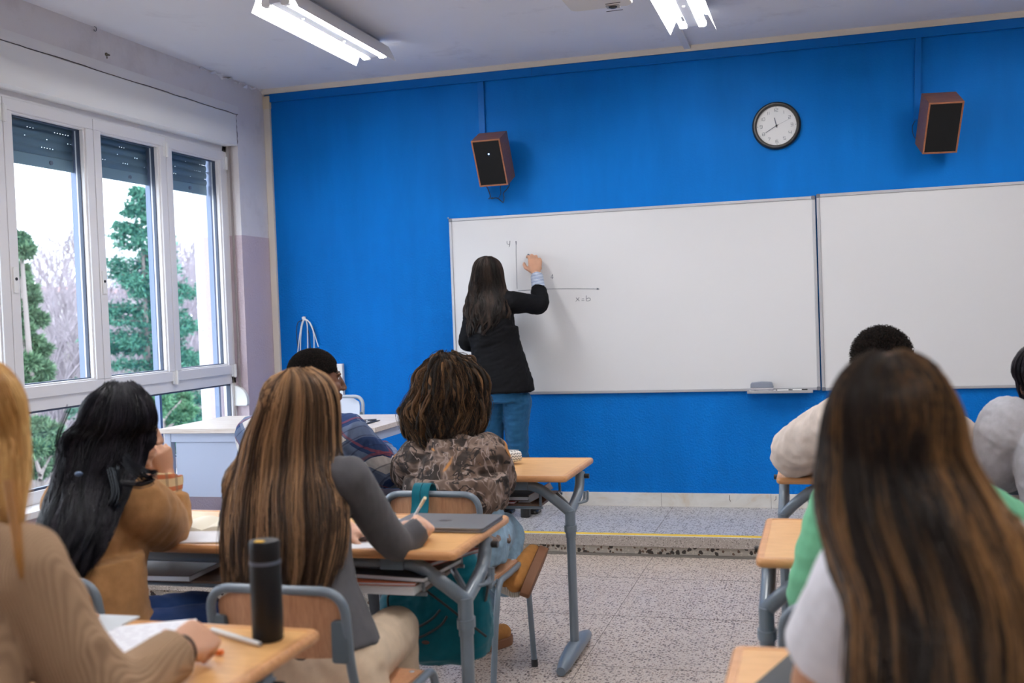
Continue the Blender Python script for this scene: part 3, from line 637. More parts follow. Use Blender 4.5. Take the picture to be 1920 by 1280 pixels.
def chair_proto(label, name='school_chair', wood=None, steel=None, top=.805, w=.188):
    wood = wood or M['chairwood']; steel = steel or M['steel']
    t = thing(name, label, 'chair', (0, 0, 0), 0, 'school chairs'); yb = -.27
    s = MB()      # seat: curved plywood
    nx, ny = 10, 12; v = []; TH = .011
    for i in range(nx+1):
        for k in range(ny+1):
            u = i/nx*2-1; q = k/ny; x = u*(.182+.014*q); y = -.17+.40*q-(.02*u*u if q > .9 else 0); z = .462-.010*(1-u*u)*math.sin(PI*min(1, q*1.1))-.018*max(0, q-.8)**2*25
            v.append((x, y, z))
    n0 = len(v); v += [(x, y, z-TH) for x, y, z in v]; W_ = ny+1
    f = [(i*W_+k, (i+1)*W_+k, (i+1)*W_+k+1, i*W_+k+1) for i in range(nx) for k in range(ny)]; f += [tuple(n0+a for a in reversed(q)) for q in f]
    bd = [i*W_ for i in range(nx+1)] + [nx*W_+k for k in range(1, ny+1)] + [i*W_+ny for i in range(nx-1, -1, -1)] + [k for k in range(ny-1, 0, -1)]
    f += [(bd[(i+1) % len(bd)], bd[i], n0+bd[i], n0+bd[(i+1) % len(bd)]) for i in range(len(bd))]
    so = s.add(v, f).build('seat', wood, t, local=True)
    rv = MB()
    for sx in (-1, 1):
        for yy in (-.09, .15): rv.ball((sx*.165, yy, .461), (.008, .008, .003), 10)
    rv.build('rivet', M['alu'], so, local=True)
    # backrest panel
    v = []; nx, nz = 12, 8; z0, z1 = .625, top-.022
    for i in range(nx+1):
        for k in range(nz+1):
            u = i/nx*2-1; q = k/nz; r = .045; hw = w-.022
            if q > .75: hw -= r*(1-math.sqrt(max(0, 1-((q-.75)/.25)**2)))
            if q < .2: hw -= .03*(1-math.sqrt(max(0, 1-((.2-q)/.2)**2)))
            v.append((u*hw, yb-.012+.022*u*u-.02*(q-.5), z0+(z1-z0)*q))
    n0 = len(v); v += [(x, y+.010, z) for x, y, z in v]; W_ = nz+1
    f = [(i*W_+k, (i+1)*W_+k, (i+1)*W_+k+1, i*W_+k+1) for i in range(nx) for k in range(nz)]; f += [tuple(n0+a for a in reversed(q)) for q in f]
    bd = [i*W_ for i in range(nx+1)] + [nx*W_+k for k in range(1, nz+1)] + [i*W_+nz for i in range(nx-1, -1, -1)] + [k for k in range(nz-1, 0, -1)]
    f += [(bd[(i+1) % len(bd)], bd[i], n0+bd[i], n0+bd[(i+1) % len(bd)]) for i in range(len(bd))]
    MB().add(v, f).build('backrest', wood, t, local=True)
    b = MB(); P = round_path([(-w+.010, -.19, .44), (-w+.010, yb+.01, .60), (-w+.010, yb-.015, top-.012), (w-.010, yb-.015, top-.012), (w-.010, yb+.01, .60), (w-.010, -.19, .44)], .062, 10)
    b.tube(P, .0115, 12); b.build('back_frame', steel, t, local=True)
    for sx in (-1, 1):
        c = MB(); c.rbox((min(sx*(w-.048), sx*(w-.005)), yb-.012, .622), (max(sx*(w-.048), sx*(w-.005)), yb+.012, .722), .008, 'y'); c.build('clamp', mat('grey_clamp_plastic', (.12,.155,.185), .4) if 'grey_clamp_plastic' not in bpy.data.materials else bpy.data.materials['grey_clamp_plastic'], t, bevel=.003, local=True)
    for sx in (-1, 1):
        x = sx*.200
        for nm_, P in (('rear_leg', [(x, .0, .446), (x, -.155, .450), (x, -.21, .30), (x*1.02, -.30, .012)]), ('front_leg', [(x, .0, .446), (x, .225, .450), (x, .25, .30), (x*1.03, .275, .012)])):
            l = MB().tube(round_path(P, .055, 8), .0115, 12); lo = l.build(nm_, steel, t, local=True)
            MB().tube([(P[-1][0], P[-1][1], .03), (P[-1][0], P[-1][1], 0)], .0135, 12).build('rubber_foot', M['rubber'], lo, local=True)
    c = MB(); c.tube([(-.2, -.13, .446), (.2, -.13, .446)], .010, 10); c.tube([(-.2, .17, .446), (.2, .17, .446)], .010, 10)
    c.tube([(-w+.010, -.19, .445), (-w+.01, -.13, .445)], .010, 8); c.tube([(w-.010, -.19, .445), (w-.01, -.13, .445)], .010, 8); c.build('seat_frame', steel, t, local=True)
    return t
CH = [((-1.360, 3.885, 0), 0, 'wooden chair with the teal backpack strap over its backrest'), ((-1.268, 2.57, 0), 0, 'wooden chair behind the black flask, under the student in grey'),
      ((-1.945, 2.57, 0), 0, 'wooden chair under the student in the brown coat'), ((-2.00, 3.885, 0), 0, 'wooden chair under the student in the plaid shirt, mostly hidden'),
      ((.20, 3.885, 0), 0, 'wooden chair under the student in the beige sweatshirt, hidden behind others'), ((.80, 3.885, 0), 0, 'wooden chair under the student in grey at the right edge'),
      ((.08, 2.60, 0), 0, 'wooden chair under the student in green, its frame showing at the aisle'), ((-1.26, 1.22, 0), 0, 'wooden chair under the blonde student, below the picture edge'), ((.17, 1.17, 0), 0, 'wooden chair under the student in the white T-shirt, below the picture edge')]
c0 = chair_proto(CH[0][2]); c0.location = CH[0][0]
for loc, rz, lab in CH[1:]: dup(c0, loc, rz, lab)

# ------------------------------------------------------------------ teacher's desk and chair
td = thing('teacher_desk', 'pale teacher desk with grey panels on the platform', 'desk', (-2.83, 5.4, PZ)); TZ = .872
MB().box((-3.46, 5.05, TZ-.026), (-2.195, 5.74, TZ)).build('desktop', M['lightdesk'], td, bevel=.002)
MB().box((-3.38, 5.085, .50), (-2.29, 5.10, TZ-.075)).build('modesty_panel', M['greypanel'], td, bevel=.002)
u = MB(); u.box((-3.44, 5.075, TZ-.075), (-2.215, 5.105, TZ-.026)); u.box((-3.44, 5.70, TZ-.06), (-2.215, 5.73, TZ-.026)); u.box((-2.245, 5.10, TZ-.075), (-2.215, 5.71, TZ-.026)); u.box((-3.44, 5.10, TZ-.075), (-3.41, 5.71, TZ-.026))
u.build('desk_rail', M['greypanel'], td, bevel=.002)
for xx in (-3.44, -2.255):
    for yy in (5.072, 5.69): MB().box((xx, yy, PZ), (xx+.04, yy+.04, TZ-.026)).build('leg', M['greypanel'], td, bevel=.004)
tc = chair_proto('white-backed chair with grey tube frame behind the teacher desk', 'teacher_chair', M['whitechair'], M['steel2'], .83, .20)
tc.location = (-2.965, 5.93, PZ); tc.rotation_euler = (0, 0, PI); tc['group'] = 'teacher chair'
tag(MB().box((0, 0, 0), (.30, .21, .004)).build('clipboard', M['black'], bevel=.001), 'thin black folder under the papers on the teacher desk', 'folder')
o = bpy.data.objects['clipboard']; o.location = (-2.60, 5.16, TZ); o.rotation_euler = (0, 0, .03)
o = tag(MB().box((0, 0, 0), (.29, .205, .003)).build('paper_sheet', M['paper'], bevel=.0005), 'white sheets on the teacher desk', 'paper'); o.location = (-2.612, 5.158, TZ+.004); o.rotation_euler = (0, 0, .06)
for k, (x0, y0, x1, y1) in enumerate(((-2.455, 5.24, -2.30, 5.315), (-2.47, 5.225, -2.335, 5.26))):
    t = thing('pen', ['dark pen lying on the papers, nearer the wall', 'dark pen lying on the papers, nearer the students'][k], 'pen', (x0, y0, TZ+.008))
    a = Vector((x0, y0, TZ+.013)); b2 = Vector((x1, y1, TZ+.013)); MB().cyl(a, b2, .0055, 10).build('barrel', mat('navy_pen', (.05,.06,.09), .4) if k == 0 else bpy.data.materials['navy_pen'], t); MB().cyl(b2, b2+(b2-a)*.05, .004, 10).build('pen_tip', M['alu'], t)

# ------------------------------------------------------------------ things on and under the desks
def slab(name, label, cat, m_, lo, hi, rz=0, bev=.002, z=None, parts=None, r=.004):
    cx, cy = (lo[0]+hi[0])/2, (lo[1]+hi[1])/2; w, h_ = (hi[0]-lo[0])/2, (hi[1]-lo[1])/2
    t = thing(name, label, cat, (cx, cy, lo[2]), rz)
    th = hi[2]-lo[2]
    if parts == 'book':
        for z0, z1 in ((0, .0022), (th-.0022, th)): MB().rbox((-w, -h_, z0), (w, h_, z1), r, 'z').build('cover', m_, t, local=True)
        MB().box((-w+.003, -h_+.003, .0022), (w-.003, h_-.003, th-.0022)).build('page_block', M['paper'], t, smooth=False, local=True)
        MB().box((-w, -h_, .001), (-w+.002, h_, th-.001)).build('spine', m_, t, local=True)
    elif parts == 'sheet':
        MB().box((-w, -h_, 0), (w, h_, th)).build('sheets', m_, t, smooth=False, local=True)
    return t
def paper(label, c, w, h_, rz, th=.002, m_=None, lines=0):
    t = thing('paper_sheet', label, 'paper', (c[0], c[1], DT), rz); MB().box((-w/2, -h_/2, 0), (w/2, h_/2, th)).build('sheets', m_ or M['paper'], t, smooth=False, local=True)
    if lines:
        r = random.Random(int(abs(c[0])*1000)); l = MB()
        for i in range(lines):
            y = h_/2-.03-i*(h_-.05)/lines; x = -w/2+.02
            while x < w/2-.04:
                L_ = r.uniform(.008, .03); l.box((x, y, th), (x+L_, y+.0018, th+.0003)); x += L_+r.uniform(.004, .02)
        l.build('pencil_notes', mat('pencil_grey', (.45,.42,.52), .8) if 'pencil_grey' not in bpy.data.materials else bpy.data.materials['pencil_grey'], t, smooth=False, local=True)
    return t
# laptop
lt = thing('laptop', 'closed grey laptop on the second row desk', 'laptop', (-1.165, 3.185, DT), .0)
M['lapgrey'] = mat('space_grey_aluminium', (.20,.205,.225), .42, .6)
MB().rbox((-.157, -.112, .001), (.157, .112, .008), .012, 'z').build('laptop_base', M['lapgrey'], lt, bevel=.001, local=True)
MB().rbox((-.157, -.112, .0095), (.157, .112, .016), .012, 'z').build('laptop_lid', M['lapgrey'], lt, bevel=.0015, local=True)
MB().rbox((-.153, -.109, .007), (.153, .109, .0105), .010, 'z').build('lid_gap', M['black'], lt, local=True)
MB().lathe([(.020, .0160), (.020, .0163), (0, .0163)], n=24).build('lid_disc', mat('dark_disc', (.09,.09,.10), .3), lt, local=True)
lt.location = (-1.158, 3.19, DT)
paper('squared notebook page the student in grey is writing on', (-1.335, 3.10), .24, .30, -.15, .006, None, 12)
paper('loose white sheet near the front edge under the grey elbow', (-1.27, 2.90), .15, .10, .25, .001)
t = paper('large sheet at the left of the student in grey', (-1.80, 2.97), .36, .22, .18, .004, None, 0)
t = slab('notebook', 'mint green folder lying beside the student in grey', 'folder', mat('mint_cover', (.48,.72,.66), .4), (-1.86, 3.16, DT), (-1.53, 3.34, DT+.018), .03, parts='book')
# open book
ob = thing('open_book', 'open paperback with cream pages by the brown elbow', 'book', (-1.935, 3.10, DT), .18)
bk = MB(); nx = 9
for sx in (-1, 1):
    v = []
    for i in range(nx):
        q = i/(nx-1); x = sx*q*.135; z = .004+.016*math.sin(PI*min(1, q*1.15+.05))*(1-q*.3)
        v += [(x, -.095, z), (x, .095, z)]
    n0 = len(v); v += [(x, y, .002) for x, y, z in v]
    f = [(2*i, 2*i+1, 2*i+3, 2*i+2) for i in range(nx-1)] + [(n0+2*i+2, n0+2*i+3, n0+2*i+1, n0+2*i) for i in range(nx-1)] + [(2*i, 2*i+2, n0+2*i+2, n0+2*i) for i in range(nx-1)] + [(2*i+3, 2*i+1, n0+2*i+1, n0+2*i+3) for i in range(nx-1)] + [(2*nx-2, 2*nx-1, n0+2*nx-1, n0+2*nx-2)]
    bk.add(v, f)
bk.build('pages', mat('cream_pages', (.78,.72,.58), .7), ob, local=True); MB().box((-.138, -.098, 0), (.138, .098, .002)).build('cover', mat('tan_cover', (.45,.32,.2), .6), ob, smooth=False, local=True)
# flask
fk_ = at(503, 1198, z=DT)
bt = thing('flask', 'tall matt black flask with a yellow tab on its lid', 'bottle', (fk_.x, fk_.y, DT)); m = mat('matt_black_flask', (.008,.008,.010), .45, 0, .3)
MB().lathe([(.030, 0), (.0325, .003), (.0325, .162), (.031, .166)], n=40).build('flask_body', m, bt, local=True)
MB().lathe([(.0312, .166), (.0318, .168), (.0318, .204), (.030, .208), (.024, .209), (0, .209)], n=40).build('flask_lid', m, bt, local=True)
MB().lathe([(.0330, .160), (.0332, .164), (.0328, .167)], n=40).build('lid_ring', mat('bluish_grey_ring', (.10,.12,.17), .3), bt, local=True)
MB().rbox((-.010, -.026, .2088), (.010, -.012, .2105), .003, 'z').build('yellow_tab', mat('yellow_tab', (.85,.48,.02), .5), bt, local=True)
# row C desk papers, pen
paper('sheet with pencil notes the blonde student is writing on', (-1.45, 1.925), .32, .24, .50, .003, None, 9)
paper('pale grey tablet cover or pad behind the written sheet', (-1.66, 2.00), .30, .20, .02, .004, mat('pale_grey_pad', (.62,.66,.70), .5), 0)
p0, p1 = at(398, 1180, z=DT+.006), at(487, 1207, z=DT+.006)
t = thing('pen', 'white pen lying in front of the black flask', 'pen', p0); MB().cyl(p0, p0.lerp(p1, .62), .0055, 12).build('cap', M['white'], t); MB().cyl(p0.lerp(p1, .62), p1, .0050, 12).build('barrel', M['white'], t); MB().cyl(p1, p1.lerp(p0, -.03), .003, 8).build('pen_end', M['alud'], t)
oq = at(412, 1222, z=DT+.005); tag(MB().rbox((oq.x-.012, oq.y-.006, DT), (oq.x+.008, oq.y+.006, DT+.010), .004, 'z').build('eraser_block', mat('orange_rubber', (.85,.22,.05), .5), bevel=.002), 'small orange eraser by the blonde student hand', 'eraser')
# row A: pencil case, red folder
pc = thing('pencil_case', 'white pencil case with a grey chevron pattern on the front row desk', 'pencil case', (-1.33, 4.52, DT), .35)
m = mat('chevron_fabric', (.78,.77,.74), .8); nt, b, L = nodes(m); v = coords(nt, L, (60, 60, 85)); sp = N(nt, 'ShaderNodeSeparateXYZ'); L(v, sp.inputs[0])
tri = math_(nt, L, 'PINGPONG', math_(nt, L, 'ADD', sp.outputs[0], sp.outputs[1]), .5); st = math_(nt, L, 'FRACT', math_(nt, L, 'ADD', sp.outputs[2], tri)); L(mix(nt, L, math_(nt, L, 'LESS_THAN', st, .3), (.80,.79,.76), (.16,.17,.18)), b.inputs['Base Color'])
v = []; rr = MB(); n = 20; ks = 12
for i in range(ks+1):
    x = -.11+.22*i/ks; e_ = 1-.35*(abs(2*i/ks-1))**3
    for k in range(n):
        a = 2*PI*k/n; c, s_ = math.cos(a), math.sin(a); v.append((x, .036*e_*math.copysign(abs(c)**.7, c), .032+.031*e_*math.copysign(abs(s_)**.7, s_)+.002*math.sin(3*x*30)))
rr.add(v, [(i*n+k, i*n+(k+1)%n, (i+1)*n+(k+1)%n, (i+1)*n+k) for i in range(ks) for k in range(n)]+[tuple(range(n-1,-1,-1)), tuple(range(ks*n, ks*n+n))])
rr.build('case_body', m, pc, local=True); MB().tube(bez([(-.105, 0, .056), (0, 0, .066), (.105, 0, .056)], 6), .003, 6).build('zip', M['alud'], pc, local=True)
pc.location = (-1.385, 4.49, DT); pc.rotation_euler = (0, 0, .6)
rf = thing('folder', 'bright red folder between the plaid and camouflage students', 'folder', (-1.72, 4.47, DT), .25)
m = mat('red_folder', (.80,.02,.05), .4); MB().box((-.13, -.09, 0), (.13, .09, .004)).build('back_cover', m, rf, local=True); MB().box((-.128, -.088, .004), (.126, .088, .022)).build('sheets', M['paper'], rf, smooth=False, local=True); MB().box((-.13, -.092, .022), (.13, .092, .0255), Matrix.Rotation(.10, 4, 'X')).build('front_cover', m, rf, local=True)
rf.location = (-1.715, 4.43, DT)
# desk C right: black folder
q = at(1470, 1262, z=DT)
o = thing('folder', 'black folder on the nearest right desk', 'folder', (.0, 2.0, DT), -.30)
MB().rbox((-.105, -.15, 0), (.105, .15, .006), .006, 'z').build('cover', mat('black_card', (.022,.024,.026), .5), o, bevel=.001, local=True); MB().rbox((-.102, -.147, .0045), (.09, .147, .0085), .004, 'z').build('front_flap', mat('black_card_flap', (.028,.03,.033), .5), o, local=True)
o.location = (q.x+.075, q.y-.04, DT)

# books in the trays
def book(label, loc, size, rz, cov, tilt=0, pages=True):
    t = thing('book', label, 'book', loc, rz, 'books in the desk trays'); w, h_, th = size[0]/2, size[1]/2, size[2]
    m_ = mat('book_cover', cov, .4)
    R = Matrix.Rotation(tilt, 4, 'Y')
    for z0, z1 in ((0, .0015), (th-.0015, th)): MB().box((-w, -h_, z0), (w, h_, z1), R).build('cover', m_, t, smooth=False, local=True)
    MB().box((-w+.002, -h_+.002, .0015), (w-.002, h_-.002, th-.0015), R).build('page_block', M['paper'], t, smooth=False, local=True)
    return t
tz = .641
book('white paperback at the bottom of the pile under the second desk', (-1.30, 2.955, tz), (.34, .26, .020), 0, (.75,.74,.76))
book('orange covered booklet above the white paperback', (-1.29, 2.965, tz+.021), (.30, .25, .009), .05, (.70,.14,.03))
book('black magazine lying open-edged on the pile under the second desk', (-1.25, 2.99, tz+.031), (.32, .25, .014), -.12, (.02,.02,.03))
book('maroon book left of the pile under the second desk', (-1.565, 2.96, tz), (.17, .26, .014), .03, (.35,.02,.06))
book('pale magazine on the maroon book', (-1.565, 2.97, tz+.015), (.17, .25, .014), -.05, (.66,.64,.70))
book('grey booklet on top of the pale magazine', (-1.57, 2.99, tz+.030), (.18, .22, .018), .10, (.30,.33,.40))
book('colourful brochure with red and blue edge by the desk post', (-1.135, 3.10, tz+.046), (.10, .22, .012), -.4, (.55,.10,.06))
book('dark brown atlas in the tray under the brown coat elbow', (-2.02, 2.98, tz), (.26, .22, .018), .05, (.07,.02,.025))
book('red book edge in the front row desk tray', (-1.36, 4.36, tz), (.24, .22, .009), 0, (.42,.03,.03))
book('dark magazine in the front row desk tray', (-1.33, 4.37, tz+.010), (.27, .21, .016), .08, (.03,.03,.035))
book('brown envelope sticking up at the right of the front row tray', (-1.18, 4.40, tz), (.10, .22, .030), 0, (.36,.14,.06), -.5)
book('lilac folder in the right front desk tray', (.10, 4.38, tz), (.30, .24, .045), 0, (.28,.27,.55))
book('teal book standing in the right front desk tray', (-.015, 4.36, tz), (.05, .22, .03), 0, (.04,.20,.26), -.9)
book('white booklet at the left end of the right front tray', (-.055, 4.36, tz), (.03, .20, .05), 0, (.72,.74,.78), -.25)
# ================================================================== PEOPLE
V = Vector
def np_mesh(name, verts, faces4, attr=None):
    me = bpy.data.meshes.new(name); nv, nf = len(verts), len(faces4)
    me.vertices.add(nv); me.vertices.foreach_set('co', np.ascontiguousarray(verts, np.float32).ravel())
    k = faces4.shape[1]; me.loops.add(nf*k); me.loops.foreach_set('vertex_index', faces4.astype(np.int32).ravel())
    me.polygons.add(nf); me.polygons.foreach_set('loop_start', np.arange(0, nf*k, k, dtype=np.int32)); me.polygons.foreach_set('use_smooth', np.ones(nf, bool))
    if attr is not None:
        for nm, arr in attr.items():
            a = me.attributes.new(nm, 'FLOAT', 'POINT'); a.data.foreach_set('value', np.ascontiguousarray(arr, np.float32))
    me.update(calc_edges=True); return me
def get_np(me):
    n = len(me.vertices); co = np.empty(n*3, np.float32); no = np.empty(n*3, np.float32)
    me.vertices.foreach_get('co', co); me.vertices.foreach_get('normal', no); return co.reshape(-1, 3), no.reshape(-1, 3)

def smooth_noise(P, f, seed):
    rs = np.random.RandomState(seed); out = np.zeros(len(P))
    for o in range(5):
        k = rs.normal(size=(3,))*f*(1+.35*o); w = rs.normal(size=(3,))*f*.6; ph = rs.uniform(0, 6.28, 2)
        out += np.sin(P @ k + ph[0] + 1.6*np.sin(P @ w + ph[1]))/(1+.3*o)
    return out/3
def fold_disp(me, amp, f=26, seed=1, aniso=None, ridge=True):
    """cloth folds: long ridges across the given direction"""
    P, Nn = get_np(me); Q = P.astype(np.float64).copy()
    if aniso is not None:
        a = np.array(aniso, float); a /= np.linalg.norm(a); Q = Q - .72*np.outer(Q @ a, a)
    h = smooth_noise(Q, f, seed); h2 = smooth_noise(Q, f*2.3, seed+9)
    if ridge: h = 1-2*np.abs(h); h = np.clip(h, -1, 1)
    P2 = P + Nn*((amp*(h*.75+h2*.3))[:, None]); me.vertices.foreach_set('co', P2.astype(np.float32).ravel()); me.update()

def blob(name, mb, m, parent, voxel=.006, sm=6, fold=None, solid=True):
    me = bpy.data.meshes.new(name); me.from_pydata([tuple(p) for p in mb.v], [], mb.f); me.update()
    o = bpy.data.objects.new(name+'_tmp', me); COL.objects.link(o)
    r = o.modifiers.new('r', 'REMESH'); r.mode = 'VOXEL'; r.voxel_size = voxel; r.use_smooth_shade = True
    s = o.modifiers.new('s', 'SMOOTH'); s.factor = .5; s.iterations = sm
    dg = bpy.context.evaluated_depsgraph_get(); me2 = bpy.data.meshes.new_from_object(o.evaluated_get(dg))
    bpy.data.objects.remove(o); bpy.data.meshes.remove(me); me2.name = name
    me2.polygons.foreach_set('use_smooth', [True]*len(me2.polygons))
    if fold:
        for kw in (fold if isinstance(fold, list) else [fold]): fold_disp(me2, **kw)
    me2.materials.clear(); return link_mesh(name, me2, m, parent)

def limb(mb, pts, radii, n=16, caps=(True, True), flat=None):
    P = [V(p) for p in pts]; L = [0]
    for i in range(1, len(P)): L.append(L[-1]+(P[i]-P[i-1]).length)
    Q = bez(P, 6) if len(P) > 2 else [P[0].lerp(P[1], k/6) for k in range(7)]
    m = len(Q)-1; R = [float(np.interp(k/m*(len(P)-1), range(len(P)), radii)) for k in range(m+1)]
    mb.tube(Q, R, n)
    if caps[0]: mb.ball(Q[0], R[0]*.98, n)
    if caps[1]: mb.ball(Q[-1], R[-1]*.98, n)
    return mb
def loft(mb, rings, n=28, p=2.4):
    """rings: (centre, lateral unit, depth unit, half width, half depth)"""
    v = []
    for c, u, w, a, b in rings:
        for k in range(n):
            t = 2*PI*k/n; cx, sx = math.cos(t), math.sin(t)
            v.append(V(c)+u*(a*math.copysign(abs(cx)**(2/p), cx))+w*(b*math.copysign(abs(sx)**(2/p), sx)))
    m = len(rings); f = [(i*n+k, i*n+(k+1)%n, (i+1)*n+(k+1)%n, (i+1)*n+k) for i in range(m-1) for k in range(n)]
    f += [tuple(range(n-1, -1, -1)), tuple(range((m-1)*n, m*n))]
    return mb.add(v, f)

def head_M(J): return Matrix.Translation(J['head']) @ Matrix.Rotation(J.get('hyaw', 0), 4, 'Z') @ Matrix.Rotation(J.get('hpitch', 0), 4, 'X')
def head_prims(mb, J, s=1.0):
    """head in its own frame: +y the face, +z up"""
    Mh = head_M(J) @ Matrix.Scale(s, 4); R3 = Mh.to_3x3()
    def E(c, r, rot=None): mb.ball(Mh @ V(c), r, 20, R3 @ rot if rot is not None else R3)
    E((0, -.015, .035), (.074, .094, .083)); E((0, .028, -.012), (.064, .064, .088)); E((0, .022, -.07), (.052, .056, .042)); E((0, .068, -.098), (.022, .018, .016))
    for sx in (-1, 1):
        E((sx*.038, .052, -.03), (.028, .034, .026)); E((sx*.030, .078, .022), (.026, .012, .008))
        E((sx*.078, -.008, -.012), (.010, .019, .031), Matrix.Rotation(-.25, 3, 'X') @ Matrix.Rotation(sx*.35, 3, 'Z')); E((sx*.045, .012, -.075), (.018, .038, .022))
    limb(mb, [Mh @ V((0, .084, .012)), Mh @ V((0, .100, -.018)), Mh @ V((0, .106, -.036))], [.0085, .0090, .0115], 12)
    for sx in (-1, 1): E((sx*.012, .098, -.040), (.009, .010, .008))
    E((0, .086, -.064), (.024, .0125, .0065)); E((0, .084, -.077), (.021, .0125, .0080)); E((0, .07, -.07), (.03, .016, .02))
    return mb
def add_eyes(J, parent, lids=True):
    Mh = head_M(J)
    for sx in (-1, 1):
        mb = MB(); mb.ball(Mh @ V((sx*.030, .0715, .004)), .0120, 16); e = mb.build('eye', M['eyewhite'], parent)
        MB().ball(Mh @ V((sx*.030, .0788, .004)), .0062, 12).build('iris', M['iris'], e)
        MB().tube([Mh @ V((sx*(.012+.036*q), .087-.016*q*q, .026+.006*math.sin(PI*q))) for q in np.linspace(0, 1, 6)], .0030, 6).build('eyebrow', M['brow'], parent)

def hand(mb, w, d, nrm, curl=(.5,.6,.7,.8), thumb=(.5, .5), side=1, s=1.0, spread=.06):
    """wrist point, direction to the knuckles, palm normal, curl per finger (radians per joint); side +1: thumb on d x n side"""
    w = V(w); d = V(d).normalized(); nrm = V(nrm); nrm = (nrm-d*nrm.dot(d)).normalized(); t = d.cross(nrm).normalized()*side
    B = lambda a, b, c: w + d*(a*s) + t*(b*s) + nrm*(c*s)
    loft(mb, [(B(-.012, 0, 0), t, nrm, .024*s, .017*s), (B(.015, .002, 0), t, nrm, .030*s, .016*s), (B(.045, .002, 0), t, nrm, .039*s, .0145*s), (B(.078, -.001, -.001), t, nrm, .041*s, .0125*s), (B(.092, -.002, -.001), t, nrm, .037*s, .010*s)], 16, 2.6)
    mb.ball(B(.035, .022, .008), (.018*s,)*3, 12); mb.ball(B(.035, -.024, .007), (.015*s,)*3, 12)
    for i, (off, ln, r) in enumerate(((.030, .072, .0090), (.0095, .080, .0092), (-.0115, .074, .0088), (-.031, .060, .0078))):
        c = curl[i]; base = B(.086-(.006 if i in (0, 3) else 0)-(.006 if i == 3 else 0), off, -.001); a = spread*(1.2-i*.8)
        dr = (d*math.cos(a)+t*math.sin(a)).normalized(); pts = [base-dr*.012*s, base]; q = base
        ang = 0
        for fr, jc in ((.44, .85), (.31, 1.15), (.25, .8)):
            ang += c*jc; v = dr*math.cos(ang)+nrm*math.sin(ang); q = q + v*(ln*fr*s); pts.append(q)
        rr = [r*s*1.02, r*s*1.05, r*s*1.0, r*s*.92, r*s*.78]
        for k in range(len(pts)-1): mb.tube([pts[k], pts[k+1]], [rr[k], rr[k+1]], 10); mb.ball(pts[k+1], rr[k+1]*1.01, 10)
    b0 = B(.018, .022, .006); a0, a1 = thumb; v = (d*.62+t*.78*math.cos(a0)+nrm*.78*math.sin(a0)).normalized(); p1 = b0+v*.042*s
    v2 = (v*math.cos(a1)+(d*.8+nrm*.5-t*.35).normalized()*math.sin(a1)).normalized(); p2 = p1+v2*.032*s; v3 = (v2+(nrm*.5-t*.5)*a1*.6).normalized(); p3 = p2+v3*.024*s
    pp = [b0, p1, p2, p3]; rr = [.0155*s, .0118*s, .0105*s, .0085*s]
    for k in range(3): mb.tube([pp[k], pp[k+1]], [rr[k], rr[k+1]], 10); mb.ball(pp[k+1], rr[k+1]*1.01, 10)
    return p3

def torso_rings(J, e=0, wd=1.0, hem=0, top=1.0, dp=1.0):
    pel, ch, nk = V(J['pelvis']), V(J['chest']), V(J['neck']); lat0 = (V(J['hipR'])-V(J['hipL'])).normalized(); lat1 = (V(J['sR'])-V(J['sL'])).normalized()
    out = []; path = bez([pel, pel.lerp(ch, .5)+V(J.get('bend', (0, 0, 0))), ch, nk], 8); n = len(path)
    W_ = [(0, .170, .125), (.18, .158, .118), (.38, .140, .104), (.55, .148, .110), (.72, .165, .116), (.86, .160, .100), (.94, .105, .080), (1, .060, .060)]
    sh = (V(J['sR'])-V(J['sL'])).length/2/.185
    for k in range(n):
        q = k/(n-1)
        if q > top: break
        lat = lat0.lerp(lat1, q).normalized(); tan = (path[min(k+1, n-1)]-path[max(k-1, 0)]).normalized(); lat = (lat-tan*lat.dot(tan)).normalized(); dep = tan.cross(lat)
        a = np.interp(q, [w[0] for w in W_], [w[1] for w in W_])*wd*(1+(sh-1)*min(1, q*1.5)); b = np.interp(q, [w[0] for w in W_], [w[2] for w in W_])*wd*dp
        out.append((path[k], lat, dep, a+e, b+e))
    if hem:
        c, lat, dep, a, b = out[0]; tan = (path[1]-path[0]).normalized(); out.insert(0, (c-tan*hem, lat, dep, a*1.03, b*1.03))
    return out
def seated(x, y, yawt, head, sL, sR, lean=.12, pelz=.575, hyaw=0, hpitch=0, knees=None, spread=.10, tuck=0):
    """joints of a person sitting on a chair whose seat centre is (x, y), facing +y turned by yawt"""
    R = Matrix.Rotation(yawt, 3, 'Z'); f = R @ V((0, 1, 0)); r = R @ V((1, 0, 0)); J = {}
    p = V((x, y, pelz)); J['pelvis'] = p; J['hipR'] = p+r*.085-V((0,0,.02)); J['hipL'] = p-r*.085-V((0,0,.02))
    J['sL'], J['sR'] = V(sL), V(sR); mid = (J['sL']+J['sR'])/2; J['neck'] = mid+V((0, 0, .055)); J['chest'] = p.lerp(mid, .62)-f*.015; J['head'] = V(head); J['hyaw'] = hyaw; J['hpitch'] = hpitch
    for s, k in ((1, 'R'), (-1, 'L')):
        J['k'+k] = p+f*.43+r*s*spread-V((0, 0, .05)); J['a'+k] = V((J['k'+k].x, J['k'+k].y+.03-tuck, .09)); J['t'+k] = J['a'+k]+f*.16-V((0, 0, .055))
    return J
